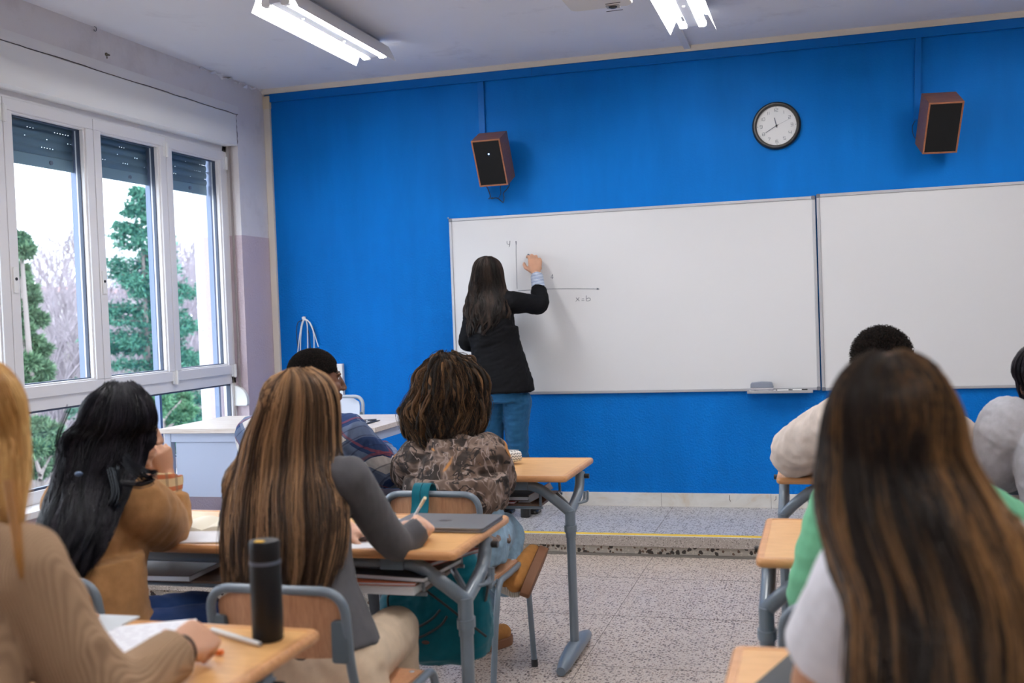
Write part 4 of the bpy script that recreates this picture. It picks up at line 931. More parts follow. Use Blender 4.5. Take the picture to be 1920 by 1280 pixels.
def body_mesh(J, skin, parent, voxel=.005, hands=(), head_s=1.0, legs=True):
    mb = MB(); rings = torso_rings(J, -.012, .84, dp=.88); loft(mb, rings)
    head_prims(mb, J, head_s); Mh = head_M(J)
    limb(mb, [Mh @ V((0, -.02, -.055)), V(J['neck'])+V((0, 0, .02)), V(J['neck'])-V((0, 0, .04))], [.052, .055, .062])
    for k in 'LR':
        if 's'+k not in J or 'e'+k not in J: continue
        mb.ball(J['s'+k], .052, 16); limb(mb, [V(J['s'+k]), V(J['e'+k]), V(J['w'+k])], [.046, .037, .026])
        limb(mb, [V(J['neck'])-V((0,0,.02)), V(J['s'+k])], [.05, .045])
    for h in hands: hand(mb, **h)
    if legs:
        for k in 'LR':
            limb(mb, [V(J['hip'+k]), V(J['k'+k])], [.070, .044]); limb(mb, [V(J['k'+k]), V(J['a'+k])], [.044, .030]); limb(mb, [V(J['a'+k]), V(J['t'+k])], [.030, .024])
    return blob('body', mb, skin, parent, voxel, 3)
def top_prims(J, e=.012, arms='LR', r=(.058, .047, .034), wd=1.0, hem=.06, cuff=0, neck_e=0, sl=1.0, dp=1.0):
    mb = MB(); loft(mb, torso_rings(J, e, wd, hem, dp=dp))
    for k in arms:
        s, el, w = V(J['s'+k]), V(J['e'+k]), V(J['w'+k]); lat = (s-V(J['neck'])).normalized()
        mb.ball(s, r[0]+e, 18); limb(mb, [V(J['neck'])-V((0, 0, .012)), V(J['neck']).lerp(s, .5)+V((0, 0, -.012)), s], [.050+e, .050+e, .048+e])
        if sl < 1: limb(mb, [s, s.lerp(el, sl)], [r[0]+e, r[1]+e+.01], caps=(True, False))
        else:
            wv = w-(w-el).normalized()*cuff; P = bez([s, el, wv], 8); m = len(P)-1
            mb.tube(P, [float(np.interp(i/m, [0, .25, .5, .75, 1], [r[0]+e, (r[0]+r[1])/2+e, r[1]+e, (r[1]+r[2])/2+e, r[2]+e])) for i in range(m+1)], 18); mb.ball(el, r[1]+e*.9, 16)
    return mb
def pants_prims(J, r=(.098, .070, .052), e=0):
    mb = MB(); p = V(J['pelvis']); lat = (V(J['hipR'])-V(J['hipL'])).normalized(); up = (V(J['chest'])-p).normalized(); dep = lat.cross(up).normalized()
    loft(mb, [(p-up*.085, lat, dep, .158+e, .118+e), (p, lat, dep, .158+e, .112+e), (p+up*.06, lat, dep, .135+e, .095+e)])
    for k in 'LR':
        a = V(J['a'+k]); kn = V(J['k'+k]); limb(mb, [V(J['hip'+k]), kn], [r[0], r[1]+.004]); mb.ball(kn, r[1]+.002, 16); mb.tube([kn, kn.lerp(a, .5), a], [r[1], (r[1]+r[2])/2, r[2]], 16)
    return mb
def shoe(J, k, parent, m, sole, hgt=.03):
    a, t = V(J['a'+k]), V(J['t'+k]); d = (t-a); d.z = 0; d.normalize(); zf = t.z-.03; mb = MB()
    limb(mb, [V((a.x, a.y, zf+.055))-d*.02, V((a.x, a.y, zf+.045))+d*.08, V((t.x, t.y, zf+.035))+d*.02], [.042, .040, .034]); mb.ball(a, .042, 12)
    o = blob('shoe', mb, m, parent, .006, 4)
    s = MB(); P = [V((a.x, a.y, 0))-d*.055+d*q for q in np.linspace(0, .27, 12)]; lat = V((-d.y, d.x, 0)); Lp = []; Rp = []
    for i, q in enumerate(P):
        w = .040*math.sqrt(max(.05, 1-((i-5.5)/5.9)**4)); Lp.append(q+lat*w); Rp.append(q-lat*w)
    poly = [(p.x, p.y) for p in Lp+Rp[::-1]]; s.prism(poly, max(0, zf-.012), zf+.016, 'z'); s.build('sole', sole, o, bevel=.003)
    return o

# ---- hair
def hair_mat(name, dark, light, rough=.42, root=None, lo=.35, hi=.95, tipmix=.0):
    m = mat(name, dark, rough, 0, .22); nt, b, L = nodes(m)
    a = N(nt, 'ShaderNodeAttribute', attribute_name='hair_tint'); t = N(nt, 'ShaderNodeAttribute', attribute_name='hair_len')
    f = math_(nt, L, 'ADD', a.outputs['Fac'], math_(nt, L, 'MULTIPLY', math_(nt, L, 'SUBTRACT', t.outputs['Fac'], .5), tipmix))
    L(ramp(nt, L, f, [(lo, dark), ((lo+hi)/2, tuple((x+y)/2 for x, y in zip(dark, light))), (hi, light)]), b.inputs['Base Color']); return m
def env(rows, t):
    """rows (z, cx, cy, rx, ry) resampled smoothly at parameters t in 0..1 (by length)"""
    R = np.array(rows, float); P = [V(r[:3]) for r in rows]; L = np.zeros(len(R))
    for i in range(1, len(R)): L[i] = L[i-1]+math.sqrt((R[i, 0]-R[i-1, 0])**2+max(abs(R[i, 3]-R[i-1, 3]), abs(R[i, 1]-R[i-1, 1])*.7)**2)
    L /= L[-1]; fine = np.linspace(0, 1, 200); out = np.stack([np.interp(fine, L, R[:, c]) for c in range(5)], 1)
    ker = np.ones(21)/21; o2 = out.copy()
    for c in range(5):
        pad = np.concatenate([np.full(10, out[0, c])*1.0, out[:, c], np.full(10, out[-1, c])]); o2[:, c] = np.convolve(pad, ker, 'valid')
    return np.stack([np.interp(t, fine, o2[:, c]) for c in range(5)], -1)
def dome(zt, cx, cy, a, b, h, part=.35, n=9, sx=0, sy=0):
    r = []
    for th in np.linspace(.06, PI/2, n): r.append((zt-h*(1-math.cos(th)), cx+sx*math.cos(th), cy+sy*math.cos(th), a*math.sin(th), b*math.sqrt(math.sin(th)**2+part*math.cos(th)**2)))
    return r
def hair_long(name, parent, m, rows, n=3000, ncl=90, phi=(150, 390), rot=0, r=.0011, wave=0, wfreq=9, seed=1, seg=26, sides=3, s_rng=(.84, 1.0), tip=(.86, 1.0), clump=.7, frizz=.002, bumpy=0, base=.86, lift=None, tint_bias=None, flare=0, taper=6, fly=0.04, grow=0.0, avoid=None, margin=.006):
    rs = np.random.RandomState(seed); c = rs.randint(0, ncl, n); p0, p1 = math.radians(phi[0]), math.radians(phi[1])
    ph_c = p0+(p1-p0)*(np.arange(ncl)+rs.uniform(-.5, .5, ncl)+.5)/ncl; dl = rs.normal(0, (p1-p0)/ncl*1.3, n)
    s_c = rs.uniform(s_rng[0], s_rng[1], ncl); ds = rs.normal(0, .025, n); te = rs.uniform(tip[0], tip[1], ncl)[c]+rs.normal(0, .015, n)
    te = np.clip(te, .3, 1.0); tt = np.linspace(0, 1, seg)[None, :]*te[:, None]; E = env(rows, tt)
    q = np.clip(tt, 0, 1); ease = q*q*(3-2*q)
    phv = ph_c[c][:, None]+dl[:, None]*(1-clump*ease); s = np.clip(s_c[c][:, None]+ds[:, None]*(1-clump*ease), .5, 1.03)
    fl = rs.rand(n) < fly; s = s+fl[:, None]*rs.uniform(.0, .08, n)[:, None]*ease
    wp = rs.uniform(0, 6.28, ncl)[c]; wf = (wfreq*rs.uniform(.8, 1.25, ncl))[c]; wa = wave*np.clip((tt-.22)/.5, 0, 1)
    phv = phv+wa/np.maximum(E[..., 3], .05)*np.sin(wf[:, None]*tt*2+wp[:, None]); s = s+.5*wa/np.maximum(E[..., 4], .05)*np.cos(wf[:, None]*tt*2+wp[:, None]*1.7)
    X = E[..., 3]*s*np.cos(phv); Y = E[..., 4]*s*np.sin(phv); cr, sr = math.cos(rot), math.sin(rot)
    P = np.stack([E[..., 1]+X*cr-Y*sr, E[..., 2]+X*sr+Y*cr, E[..., 0]], -1)
    if wave: P[..., 2] += .25*wa*np.sin(wf[:, None]*tt*2+wp[:, None]*2.3)
    if frizz:
        k1 = rs.normal(size=(n, 3))*frizz; P += k1[:, None, :]*np.sin(tt*rs.uniform(8, 22, n)[:, None]+rs.uniform(0, 6, n)[:, None])[..., None]
    if avoid:
        P = push_out(P, avoid, margin+rs.uniform(0, .010, n)[:, None, None].repeat(1, 1).mean()*0)
        P[:, 1:-1] = .25*P[:, :-2]+.5*P[:, 1:-1]+.25*P[:, 2:]; P[:, 1:-1] = .25*P[:, :-2]+.5*P[:, 1:-1]+.25*P[:, 2:]
        P = push_out(P, avoid, margin*.6); P = P + (rs.uniform(0, .006, n)[:, None, None])*np.stack([np.cos(phv+rot), np.sin(phv+rot), 0*phv], -1)
    T = np.gradient(P, axis=1); T /= np.linalg.norm(T, axis=2, keepdims=True)+1e-9
    Rd = np.stack([np.cos(phv+rot), np.sin(phv+rot), np.zeros_like(phv)], -1); S = np.cross(T, Rd); S /= np.linalg.norm(S, axis=2, keepdims=True)+1e-9; U = np.cross(S, T)
    rad = r*rs.uniform(.7, 1.3, n)[:, None]*(1-np.linspace(0, 1, seg)**taper*.85)[None, :]*(1+grow*tt)
    if bumpy: rad = rad*(1+bumpy*np.sin(tt*rs.uniform(60, 90, n)[:, None]+rs.uniform(0, 6, n)[:, None]))
    ang = np.arange(sides)*2*PI/sides
    Vv = P[:, :, None, :]+rad[:, :, None, None]*(np.cos(ang)[None, None, :, None]*U[:, :, None, :]+np.sin(ang)[None, None, :, None]*S[:, :, None, :])
    verts = Vv.reshape(-1, 3); idx = np.arange(n*seg*sides).reshape(n, seg, sides); a = idx[:, :-1, :]; b = idx[:, 1:, :]
    F = np.stack([a, np.roll(a, -1, 2), np.roll(b, -1, 2), b], -1).reshape(-1, 4)
    tint = np.clip(rs.uniform(0, 1, ncl)[c]*.62+rs.uniform(0, .38, n), 0, 1)
    if tint_bias is not None: tint = np.clip(tint+tint_bias(ph_c[c]), 0, 1)
    tn = np.repeat(tint, seg*sides); ln = np.repeat(tt.reshape(-1), sides)
    # solid under-layer
    nb, kb = 44, 40; tb = np.linspace(0, .965, nb); Eb = env(rows, tb); pa = np.linspace(p0, p1, kb); full = (phi[1]-phi[0]) >= 359
    def ringpts(sc): 
        x = Eb[:, 3][:, None]*sc*np.cos(pa); y = Eb[:, 4][:, None]*sc*np.sin(pa); return np.stack([Eb[:, 1][:, None]+x*cr-y*sr, Eb[:, 2][:, None]+x*sr+y*cr, np.repeat(Eb[:, 0][:, None], kb, 1)], -1)
    O = ringpts(base*(1+.02*np.sin(pa*37)+.015*np.sin(pa*71))); I = ringpts(base*.82); O = push_out(O, avoid, margin*.5) if avoid else O; G = np.concatenate([O, I[:, ::-1]], 1); kk = 2*kb
    vb = G.reshape(-1, 3); ib = np.arange(nb*kk).reshape(nb, kk); Fb = np.stack([ib[:-1], np.roll(ib, -1, 1)[:-1], np.roll(ib, -1, 1)[1:], ib[1:]], -1).reshape(-1, 4)
    o0 = len(verts); verts = np.concatenate([verts, vb]); F = np.concatenate([F, Fb+o0])
    # close the lower end of the under-layer
    i0 = (nb-1)*kk; cap = np.array([[i0+k, i0+k+1, i0+kk-2-k, i0+kk-1-k] for k in range(kb-1)])+o0; F = np.concatenate([F, cap])
    tn = np.concatenate([tn, np.full(len(vb), .12)]); ln = np.concatenate([ln, np.repeat(tb, kk)])
    me = np_mesh(name, verts, F, {'hair_tint': tn, 'hair_len': ln}); return link_mesh(name, me, m, parent)
def hair_short(name, parent, m, J, n=2600, c=(0, -.016, .040), rr=(.084, .104, .086), L_=.016, r=.0016, seed=3, line=lambda x, y, z: z > -.02 and y < .085, puff=.0):
    """short coily hair: solid cap plus small curls"""
    rs = np.random.RandomState(seed); Mh = head_M(J); V_, F_ = [], []; tn = []
    mb = MB(); nn, h = 40, 24; pts = {}
    cap = MB(); vv = []; ok = []
    for i in range(h+1):
        th = PI*i/h
        for k in range(nn):
            a = 2*PI*k/nn; d = V((math.sin(th)*math.cos(a), math.sin(th)*math.sin(a), math.cos(th))); b_ = 1+.02*math.sin(9*a+3*i)+.015*math.sin(17*a-5*i)
            p = V((c[0]+rr[0]*d.x*b_, c[1]+rr[1]*d.y*b_, c[2]+rr[2]*d.z*b_)); ok.append(line(*p)); vv.append(Mh @ p)
    ff = [(i*nn+k, (i+1)*nn+k, (i+1)*nn+(k+1)%nn, i*nn+(k+1)%nn) for i in range(h) for k in range(nn)]; ff = [f for f in ff if sum(ok[q] for q in f) >= 3]
    verts = [np.array([tuple(v) for v in vv])]; faces = [np.array(ff)]; tint = [np.full(len(vv), .2)]; cnt = len(vv)
    seg = 9; sides = 3
    d = rs.normal(size=(n*2, 3)); d /= np.linalg.norm(d, axis=1)[:, None]; P = np.array(c)+d*np.array(rr); keep = np.array([line(*p) for p in P]); P, d = P[keep][:n], d[keep][:n]; n = len(P)
    R = np.array(Mh.to_3x3()); Tt = np.array(Mh.translation); P = P @ R.T+Tt; d = d @ R.T
    a1 = np.cross(d, rs.normal(size=(n, 3))); a1 /= np.linalg.norm(a1, axis=1)[:, None]; a2 = np.cross(d, a1)
    t = np.linspace(0, 1, seg)[None, :]; ph = rs.uniform(0, 6.28, n)[:, None]; w = rs.uniform(6, 11, n)[:, None]; cr_ = .0035+puff; LL = (L_*rs.uniform(.6, 1.25, n))[:, None]
    C_ = P[:, None, :]-d[:, None, :]*.003+d[:, None, :]*(LL*t)[..., None]+a1[:, None, :]*(cr_*np.cos(w*t+ph)*t**.3)[..., None]+a2[:, None, :]*(cr_*np.sin(w*t+ph)*t**.3)[..., None]
    T = np.gradient(C_, axis=1); T /= np.linalg.norm(T, axis=2, keepdims=True); S = np.cross(T, d[:, None, :]+.01); S /= np.linalg.norm(S, axis=2, keepdims=True)+1e-9; U = np.cross(S, T)
    ang = np.arange(sides)*2*PI/sides; rad = r*(1-.5*t)
    Vv = C_[:, :, None, :]+rad[:, :, None, None]*(np.cos(ang)[None, None, :, None]*U[:, :, None, :]+np.sin(ang)[None, None, :, None]*S[:, :, None, :])
    idx = np.arange(n*seg*sides).reshape(n, seg, sides)+cnt; a = idx[:, :-1, :]; b = idx[:, 1:, :]
    verts.append(Vv.reshape(-1, 3)); faces.append(np.stack([a, np.roll(a, -1, 2), np.roll(b, -1, 2), b], -1).reshape(-1, 4)); tint.append(np.repeat(rs.uniform(0, 1, n), seg*sides))
    tn = np.concatenate(tint); me = np_mesh(name, np.concatenate(verts), np.concatenate(faces), {'hair_tint': tn, 'hair_len': tn*0+.5}); return link_mesh(name, me, m, parent)

def push_out(P, objs, margin, lim=.13):
    from mathutils.bvhtree import BVHTree
    vs, fs = [], []
    for o in objs:
        c, _ = get_np(o.data); off = np.array(root_loc(o)); k = len(vs); vs += [tuple(q) for q in (c+off)]; fs += [tuple(k+i for i in p.vertices) for p in o.data.polygons]
    t = BVHTree.FromPolygons(vs, fs); out = P.reshape(-1, 3).copy()
    for i, q in enumerate(out):
        l, n, ix, d = t.find_nearest(V(q), lim)
        if l is None: continue
        s_ = (V(q)-l).dot(n)
        if s_ < margin: out[i] = l+n*(margin+.25*max(0, min(.012, s_+.012)))
    return out.reshape(P.shape)

def kids(T): return [o for o in T.children if o.type == 'MESH' and not o.name.startswith(('hair', 'eye', 'jeans', 'trousers', 'shoe', 'ankle', 'suede', 'sock')) and len(o.data.polygons) > 400]

# ---- skin, cloth
def skin_mat(name, c): 
    m = mat(name, c, .48, 0, .4, sss=.08); nt, b, L = nodes(m); v = coords(nt, L); n = noise(nt, L, v, 30, 4); L(ramp(nt, L, n, [(.3, tuple(x*.9 for x in c)), (.7, c)]), b.inputs['Base Color']); bump(nt, L, noise(nt, L, v, 400, 2), b, .08, .001); return m
def cloth_mat(name, c, weave=900, st=.15, sheen=.06, rough=.85, mott=.08, dist=.001):
    m = mat(name, c, rough, 0, .15, min(sheen, .08)); nt, b, L = nodes(m); v = coords(nt, L); n = noise(nt, L, v, 22, 5, .65)
    L(ramp(nt, L, n, [(.3, tuple(x*(1-mott) for x in c)), (.7, tuple(min(1, x*(1+mott)) for x in c))]), b.inputs['Base Color']); bump(nt, L, noise(nt, L, v, weave, 2), b, st, dist); return m
M['eyewhite'] = mat('eye_white', (.75,.72,.70), .2); M['iris'] = mat('dark_iris', (.02,.01,.008), .1); M['brow'] = mat('dark_brow_hair', (.015,.010,.008), .7)
SK_L = skin_mat('light_skin', (.72,.42,.30)); SK_M = skin_mat('warm_skin', (.62,.34,.22)); SK_D = skin_mat('dark_skin', (.17,.075,.042)); SK_D2 = skin_mat('brown_skin', (.26,.12,.07))
M['jeans'] = cloth_mat('blue_denim', (.014,.085,.19), 700, .2, .1); M['jeansl'] = cloth_mat('washed_denim', (.25,.38,.50), 700, .2, .1, mott=.22)
M['sole'] = mat('dark_sole', (.03,.03,.03), .6)
def P_(px, py, **k): return at(px, py, **k)

def finish(name, label, J, top=None): return thing('person', label, 'person', (J['pelvis'].x, J['pelvis'].y, 0), 0)

# ------------------------------------------------------------ the teacher, standing at the board
T = thing('person', 'person in a black blazer and blue jeans writing on the whiteboard, back to the class', 'person', (-2.0, 6.62, PZ))
J = dict(pelvis=V((-2.005, 6.63, 1.02)), hipR=V((-1.935, 6.63, .96)), hipL=V((-2.075, 6.62, .96)), chest=V((-2.03, 6.62, 1.32)), neck=V((-2.045, 6.635, 1.545)), sR=V((-1.905, 6.64, 1.495)), sL=at(888, 588, y=6.60),
         head=V((-2.075, 6.68, 1.675)), hyaw=-.15, hpitch=.05, kR=P_(972, 850, y=6.66), aR=P_(981, 940, y=6.61), tR=V((-1.87, 6.75, .165)), kL=P_(925, 850, y=6.66), aL=P_(930, 940, y=6.62), tL=V((-2.06, 6.76, .165)))
J['eR'] = P_(1010, 570, y=6.76); J['wR'] = P_(1005, 512, y=6.90); J['eL'] = P_(879, 642, y=6.66); J['wL'] = V((-2.14, 6.86, 1.28))
hd = P_(1002, 478, y=6.95)-J['wR']
body_mesh(J, SK_M, T, .005, [dict(w=J['wR'], d=hd, nrm=(-.45, .89, 0), curl=(.50, .52, .58, .62), thumb=(.55, .9), side=1, s=1.18), dict(w=J['wL'], d=(.3, .5, .4), nrm=(.5, -.3, .6), curl=(.5,.6,.6,.7), side=1, s=.93)])
m = cloth_mat('black_blazer_cloth', (.0055,.0055,.007), 900, .12, .0, .85)
mb = MB(); R_ = torso_rings(J, .022, 1.0, 0, dp=1.0)
loft(mb, R_)
dn = V((0, 0, -1)); c0_, l0, d0_, a0, b0_ = R_[0]
loft(mb, [(V((-1.985, 6.63, .925)), V((1,0,0)), V((0,1,0)), .200, .155), (V((-1.99, 6.63, 1.0)), V((1,0,0)), V((0,1,0)), .195, .150), (V((-2.0, 6.63, 1.10)), V((1,0,0)), V((0,1,0)), .178, .140), (V((-2.02, 6.625, 1.22)), V((1,0,0)), V((0,1,0)), .160, .130), (V((-2.035, 6.62, 1.34)), V((1,0,0)), V((0,1,0)), .165, .125)])
for k, wq in (('R', P_(1010, 540, y=6.83)), ('L', J['wL'])):
    s_, e_ = J['s'+k], J['e'+k]; mb.ball(s_, .068, 18); limb(mb, [V(J['neck'])-V((0, 0, .03)), s_], [.066, .066])
    P = bez([s_, s_.lerp(e_, .55), e_+(e_-s_).normalized()*.004, wq], 7); mm_ = len(P)-1; mb.tube(P, [float(np.interp(i/mm_, [0, .4, .72, 1], [.070, .058, .056, .048])) for i in range(mm_+1)], 18)
jk = blob('blazer', mb, m, T, .007, 6, [dict(amp=.007, f=13, seed=4, aniso=(.5, 0, .85)), dict(amp=.003, f=40, seed=8, aniso=(1, 0, .3))])
cl_ = MB(); nk = V(J['neck']); cl_.tube([nk+V((.075*math.cos(a), .060*math.sin(a)-.005, .02+.012*math.sin(a))) for a in np.linspace(-.3-PI*.5-1.6, -.3-PI*.5+1.9, 16)], .012, 8); cl_.build('lapel_collar', m, jk)
m = mat('striped_shirt', (.6,.65,.75), .8); nt, b, L = nodes(m); v = coords(nt, L); sp = N(nt, 'ShaderNodeSeparateXYZ'); L(v, sp.inputs[0]); st = math_(nt, L, 'FRACT', math_(nt, L, 'MULTIPLY', math_(nt, L, 'ADD', sp.outputs[2], math_(nt, L, 'MULTIPLY', sp.outputs[0], .15)), 105)); L(mix(nt, L, math_(nt, L, 'LESS_THAN', st, .42), (.62,.68,.78), (.14,.20,.36)), b.inputs['Base Color'])
mb = MB(); w0, w1 = P_(1011, 552, y=6.80), P_(1006.5, 516, y=6.893); P = [w0.lerp(w1, q) for q in np.linspace(0, 1, 6)]; mb.tube(P, [.046, .044, .043, .042, .041, .040], 20); blob('shirt_sleeve', mb, m, T, .004, 2, dict(amp=.002, f=60, seed=3))
mb = MB(); J2 = dict(J); 
loft(mb, [(V((-2.005, 6.63, .86)), V((1,0,0)), V((0,1,0)), .172, .130), (V((-2.005, 6.63, .95)), V((1,0,0)), V((0,1,0)), .175, .130), (V((-2.005, 6.63, 1.05)), V((1,0,0)), V((0,1,0)), .150, .112)])
limb(mb, [P_(970, 752, y=6.64), P_(968, 800, y=6.65), P_(973, 850, y=6.66), P_(980, 900, y=6.63), P_(981, 945, y=6.61)], [.094, .080, .062, .056, .063], caps=(True, False))
limb(mb, [P_(921, 752, y=6.64), P_(922, 800, y=6.65), P_(925, 850, y=6.66), P_(928, 900, y=6.64), P_(930, 945, y=6.62)], [.092, .078, .060, .055, .062], caps=(True, False))
blob('jeans', mb, M['jeans'], T, .006, 4, [dict(amp=.004, f=34, seed=5, aniso=(1, .2, .15)), dict(amp=.0015, f=80, seed=6, aniso=(1, .2, .1))])
for px_, k_ in ((986, 0), (935, 1)):
    b_ = P_(px_, 970, z=PZ); b_ = V((b_.x-.005, 6.60, PZ)); mb = MB()
    mb.rbox((b_.x-.030, b_.y-.035, PZ), (b_.x+.030, b_.y+.030, PZ+.072), .02, 'z'); limb(mb, [b_+V((0, -.0, .10)), b_+V((0, .02, .09)), b_+V((.012, .10, .045)), b_+V((.02, .17, .030))], [.036, .036, .034, .028])
    mb.rbox((b_.x-.015, b_.y+.08, PZ), (b_.x+.055, b_.y+.20, PZ+.018), .02, 'z'); blob('ankle_boot', mb, mat('black_boot_leather', (.012,.011,.011), .35) if k_ == 0 else bpy.data.materials['black_boot_leather'], T, .005, 3)
H_T = hair_mat('dark_brown_wavy_hair', (.010,.0075,.0065), (.060,.036,.027), .42)
q = P_(910, 481, y=6.62); cx = q.x
rows = dome(q.z, cx, 6.655, .098, .115, .115, .35, sx=.010)
for px0, px1, py, y_ in ((876, 944, 545, 6.60), (870, 948, 568, 6.56), (872, 944, 592, 6.54), (878, 934, 615, 6.535), (884, 926, 632, 6.54)):
    a_, b_ = P_(px0, py, y=y_), P_(px1, py, y=y_); rows.append((a_.z, (a_.x+b_.x)/2, y_+.035, (b_.x-a_.x)/2, .075))
hair_long('hair', T, H_T, rows, 3000, 46, (168, 372), 0, .0015, .019, 12, 12, 30, 3, (.84, 1.0), (.80, 1.0), .85, .002, avoid=kids(T))
add_eyes(J, T)
# marker in the raised hand
mk = thing('marker_pen', 'dark board marker held in the raised hand at the whiteboard', 'marker', P_(994, 479, y=6.97)); a_, b_ = P_(990, 477, y=7.015), P_(996, 484, y=6.945)
MB().cyl(a_.lerp(b_, .12), b_, .0075).build('barrel', M['ink'], mk); MB().cyl(a_, a_.lerp(b_, .12), .0035).build('pen_tip', M['black'], mk)
# ------------------------------------------------------------ student in grey, long brown hair (second row)
def at_l(*a, **k): return at(*a, **k)
T = thing('person', 'person in a fitted grey top with long straight brown hair, writing in the second row', 'person', (-1.30, 2.55, 0))
J = seated(-1.285, 2.57, 0, at(551, 778, y=2.70), at(458, 905, y=2.66), at(655, 893, y=2.66), hyaw=.05, hpitch=-.10, pelz=.545)
J['kR'] = V((-1.235, 2.93, .505)); J['kL'] = V((-1.42, 2.93, .505)); J['aR'] = V((-1.25, 2.98, .09)); J['aL'] = V((-1.42, 2.98, .09)); J['tR'] = V((-1.25, 3.14, .035)); J['tL'] = V((-1.42, 3.14, .035))
J['eR'] = at(741, 1018, y=2.84); J['wR'] = at(788, 990, z=.815); J['eL'] = V((-1.64, 2.80, .80)); J['wL'] = at(652, 992, z=.80)
hR = at(803, 968, z=.815)-J['wR']
body_mesh(J, SK_L, T, .005, [dict(w=J['wR'], d=hR, nrm=(-.55, .25, -.62), curl=(.75, .85, .95, 1.0), thumb=(.75, .5), side=1, s=.95), dict(w=J['wL'], d=at(690, 998, z=.79)-J['wL'], nrm=(0, 0, -1), curl=(.15, .18, .2, .25), side=-1, s=.92)])
G_ = cloth_mat('charcoal_jersey', (.085,.083,.092), 1200, .08, .15, .7)
blob('fitted_top', top_prims(J, .004, r=(.052, .046, .033), wd=.88, hem=.0, dp=.98), G_, T, .006, 6, [dict(amp=.0018, f=22, seed=2), dict(amp=.0010, f=60, seed=12, aniso=(0, .3, 1))])
blob('trousers', pants_prims(J, (.086, .068, .058), .0), cloth_mat('cream_trousers', (.66,.52,.38), 600, .15, .2), T, .007, 6, dict(amp=.004, f=22, seed=7))
for k in 'LR': shoe(J, k, T, M['white'], M['sole'])
H4 = hair_mat('brown_highlighted_hair', (.038,.021,.013), (.46,.26,.13), .33, lo=.34, hi=.96, tipmix=-.25)
def rows_px(lst): 
    r = []
    for px0, px1, py, yb, ry in lst:
        a_, b_ = at(px0, py, y=yb+ry*.9), at(px1, py, y=yb+ry*.9); r.append(((a_.z+b_.z)/2, (a_.x+b_.x)/2, yb+ry*.9, (b_.x-a_.x)/2, ry))
    return r
q = at(556, 690, y=2.68)
rows = dome(q.z, q.x, 2.70, .104, .112, .10, .35, sx=.006) + rows_px([(470, 632, 800, 2.60, .105), (455, 634, 860, 2.585, .100), (432, 640, 920, 2.56, .085), (420, 648, 980, 2.53, .075), (420, 640, 1040, 2.50, .070), (425, 622, 1105, 2.47, .060)])
hair_long('hair', T, H4, rows, 3600, 110, (160, 380), 0, .0013, .004, 7, 21, 26, 3, (.86, 1.0), (.86, 1.0), .6, .0015, avoid=kids(T))
add_eyes(J, T)
pn = thing('pen', 'yellow and white pen in the right hand of the student in grey', 'pen', at(790, 950, y=3.12)); a_, b_ = at(797, 933, y=3.06), at(778, 966, y=3.14)
MB().cyl(a_, a_.lerp(b_, .45), .0052, 12).build('pen_cap', mat('cream_pen_cap', (.80,.66,.42), .4), pn); MB().cyl(a_.lerp(b_, .45), b_, .0048, 12).build('barrel', M['white'], pn)

# ------------------------------------------------------------ student in the brown coat, black hair (second row, left)
T = thing('person', 'person in a camel brown coat with long wavy black hair, chin resting on a hand', 'person', (-1.96, 2.5, 0))
J = seated(-1.985, 2.50, -.45, at(229, 803, y=2.66), at(135, 950, y=2.62), at(252, 948, y=2.62), hyaw=-.98, hpitch=-.08)
J['eR'] = at(306, 982, y=2.86); J['wR'] = at(312, 888, y=2.90); J['eL'] = V((-2.16, 2.93, .80)); J['wL'] = at(296, 880, y=2.99)
body_mesh(J, SK_M, T, .005, [dict(w=J['wR'], d=at(299, 842, y=2.86)-J['wR'], nrm=(-.6, .35, .1), curl=(.8, .9, 1.0, 1.1), thumb=(.6, .4), side=1, s=.92), dict(w=J['wL'], d=at(300, 835, y=2.92)-J['wL'], nrm=(-.2, -.8, .1), curl=(1.1, 1.1, 1.1, 1.1), thumb=(.5, .5), side=-1, s=.9)])
C_ = cloth_mat('camel_wool', (.36,.185,.075), 260, .35, .35, .95, .14, .002)
mb = top_prims(J, .022, r=(.058, .054, .042), wd=1.06, hem=.16, dp=1.15, cuff=.06)
loft(mb, [(V((-2.02, 2.50, .50)), V((.9, -.43, 0)), V((.43, .9, 0)), .21, .17), (V((-2.02, 2.50, .66)), V((.9, -.43, 0)), V((.43, .9, 0)), .215, .175), (V((-2.02, 2.53, .80)), V((.9, -.43, 0)), V((.43, .9, 0)), .205, .16)])
limb(mb, [J['sR'], J['sR'].lerp(J['eR'], .55)+V((.01, 0, .0)), J['eR']], [.088, .086, .072])
blob('wool_coat', mb, C_, T, .007, 7, [dict(amp=.012, f=12, seed=31, aniso=(.5, -.2, .8)), dict(amp=.004, f=34, seed=32, aniso=(.6, 0, .6))])
m = mat('checked_flannel', (.55,.35,.2), .85); nt, b, L = nodes(m); v = coords(nt, L); sp = N(nt, 'ShaderNodeSeparateXYZ'); L(v, sp.inputs[0])
f1 = math_(nt, L, 'FRACT', math_(nt, L, 'MULTIPLY', sp.outputs[2], 26)); f2 = math_(nt, L, 'FRACT', math_(nt, L, 'MULTIPLY', math_(nt, L, 'ADD', sp.outputs[0], sp.outputs[1]), 24))
c = mix(nt, L, math_(nt, L, 'LESS_THAN', f1, .35), (.62,.46,.26), (.45,.13,.05)); L(mix(nt, L, math_(nt, L, 'MULTIPLY', math_(nt, L, 'LESS_THAN', f2, .3), .6), c, (.20,.13,.08)), b.inputs['Base Color'])
mb = MB(); w_ = J['wR']; e_ = J['eR']; d_ = (w_-e_).normalized(); mb.tube([w_-d_*.085, w_-d_*.04, w_-d_*.004], [.046, .048, .050], 20); blob('shirt_cuff', mb, m, T, .005, 2, dict(amp=.004, f=45, seed=2))
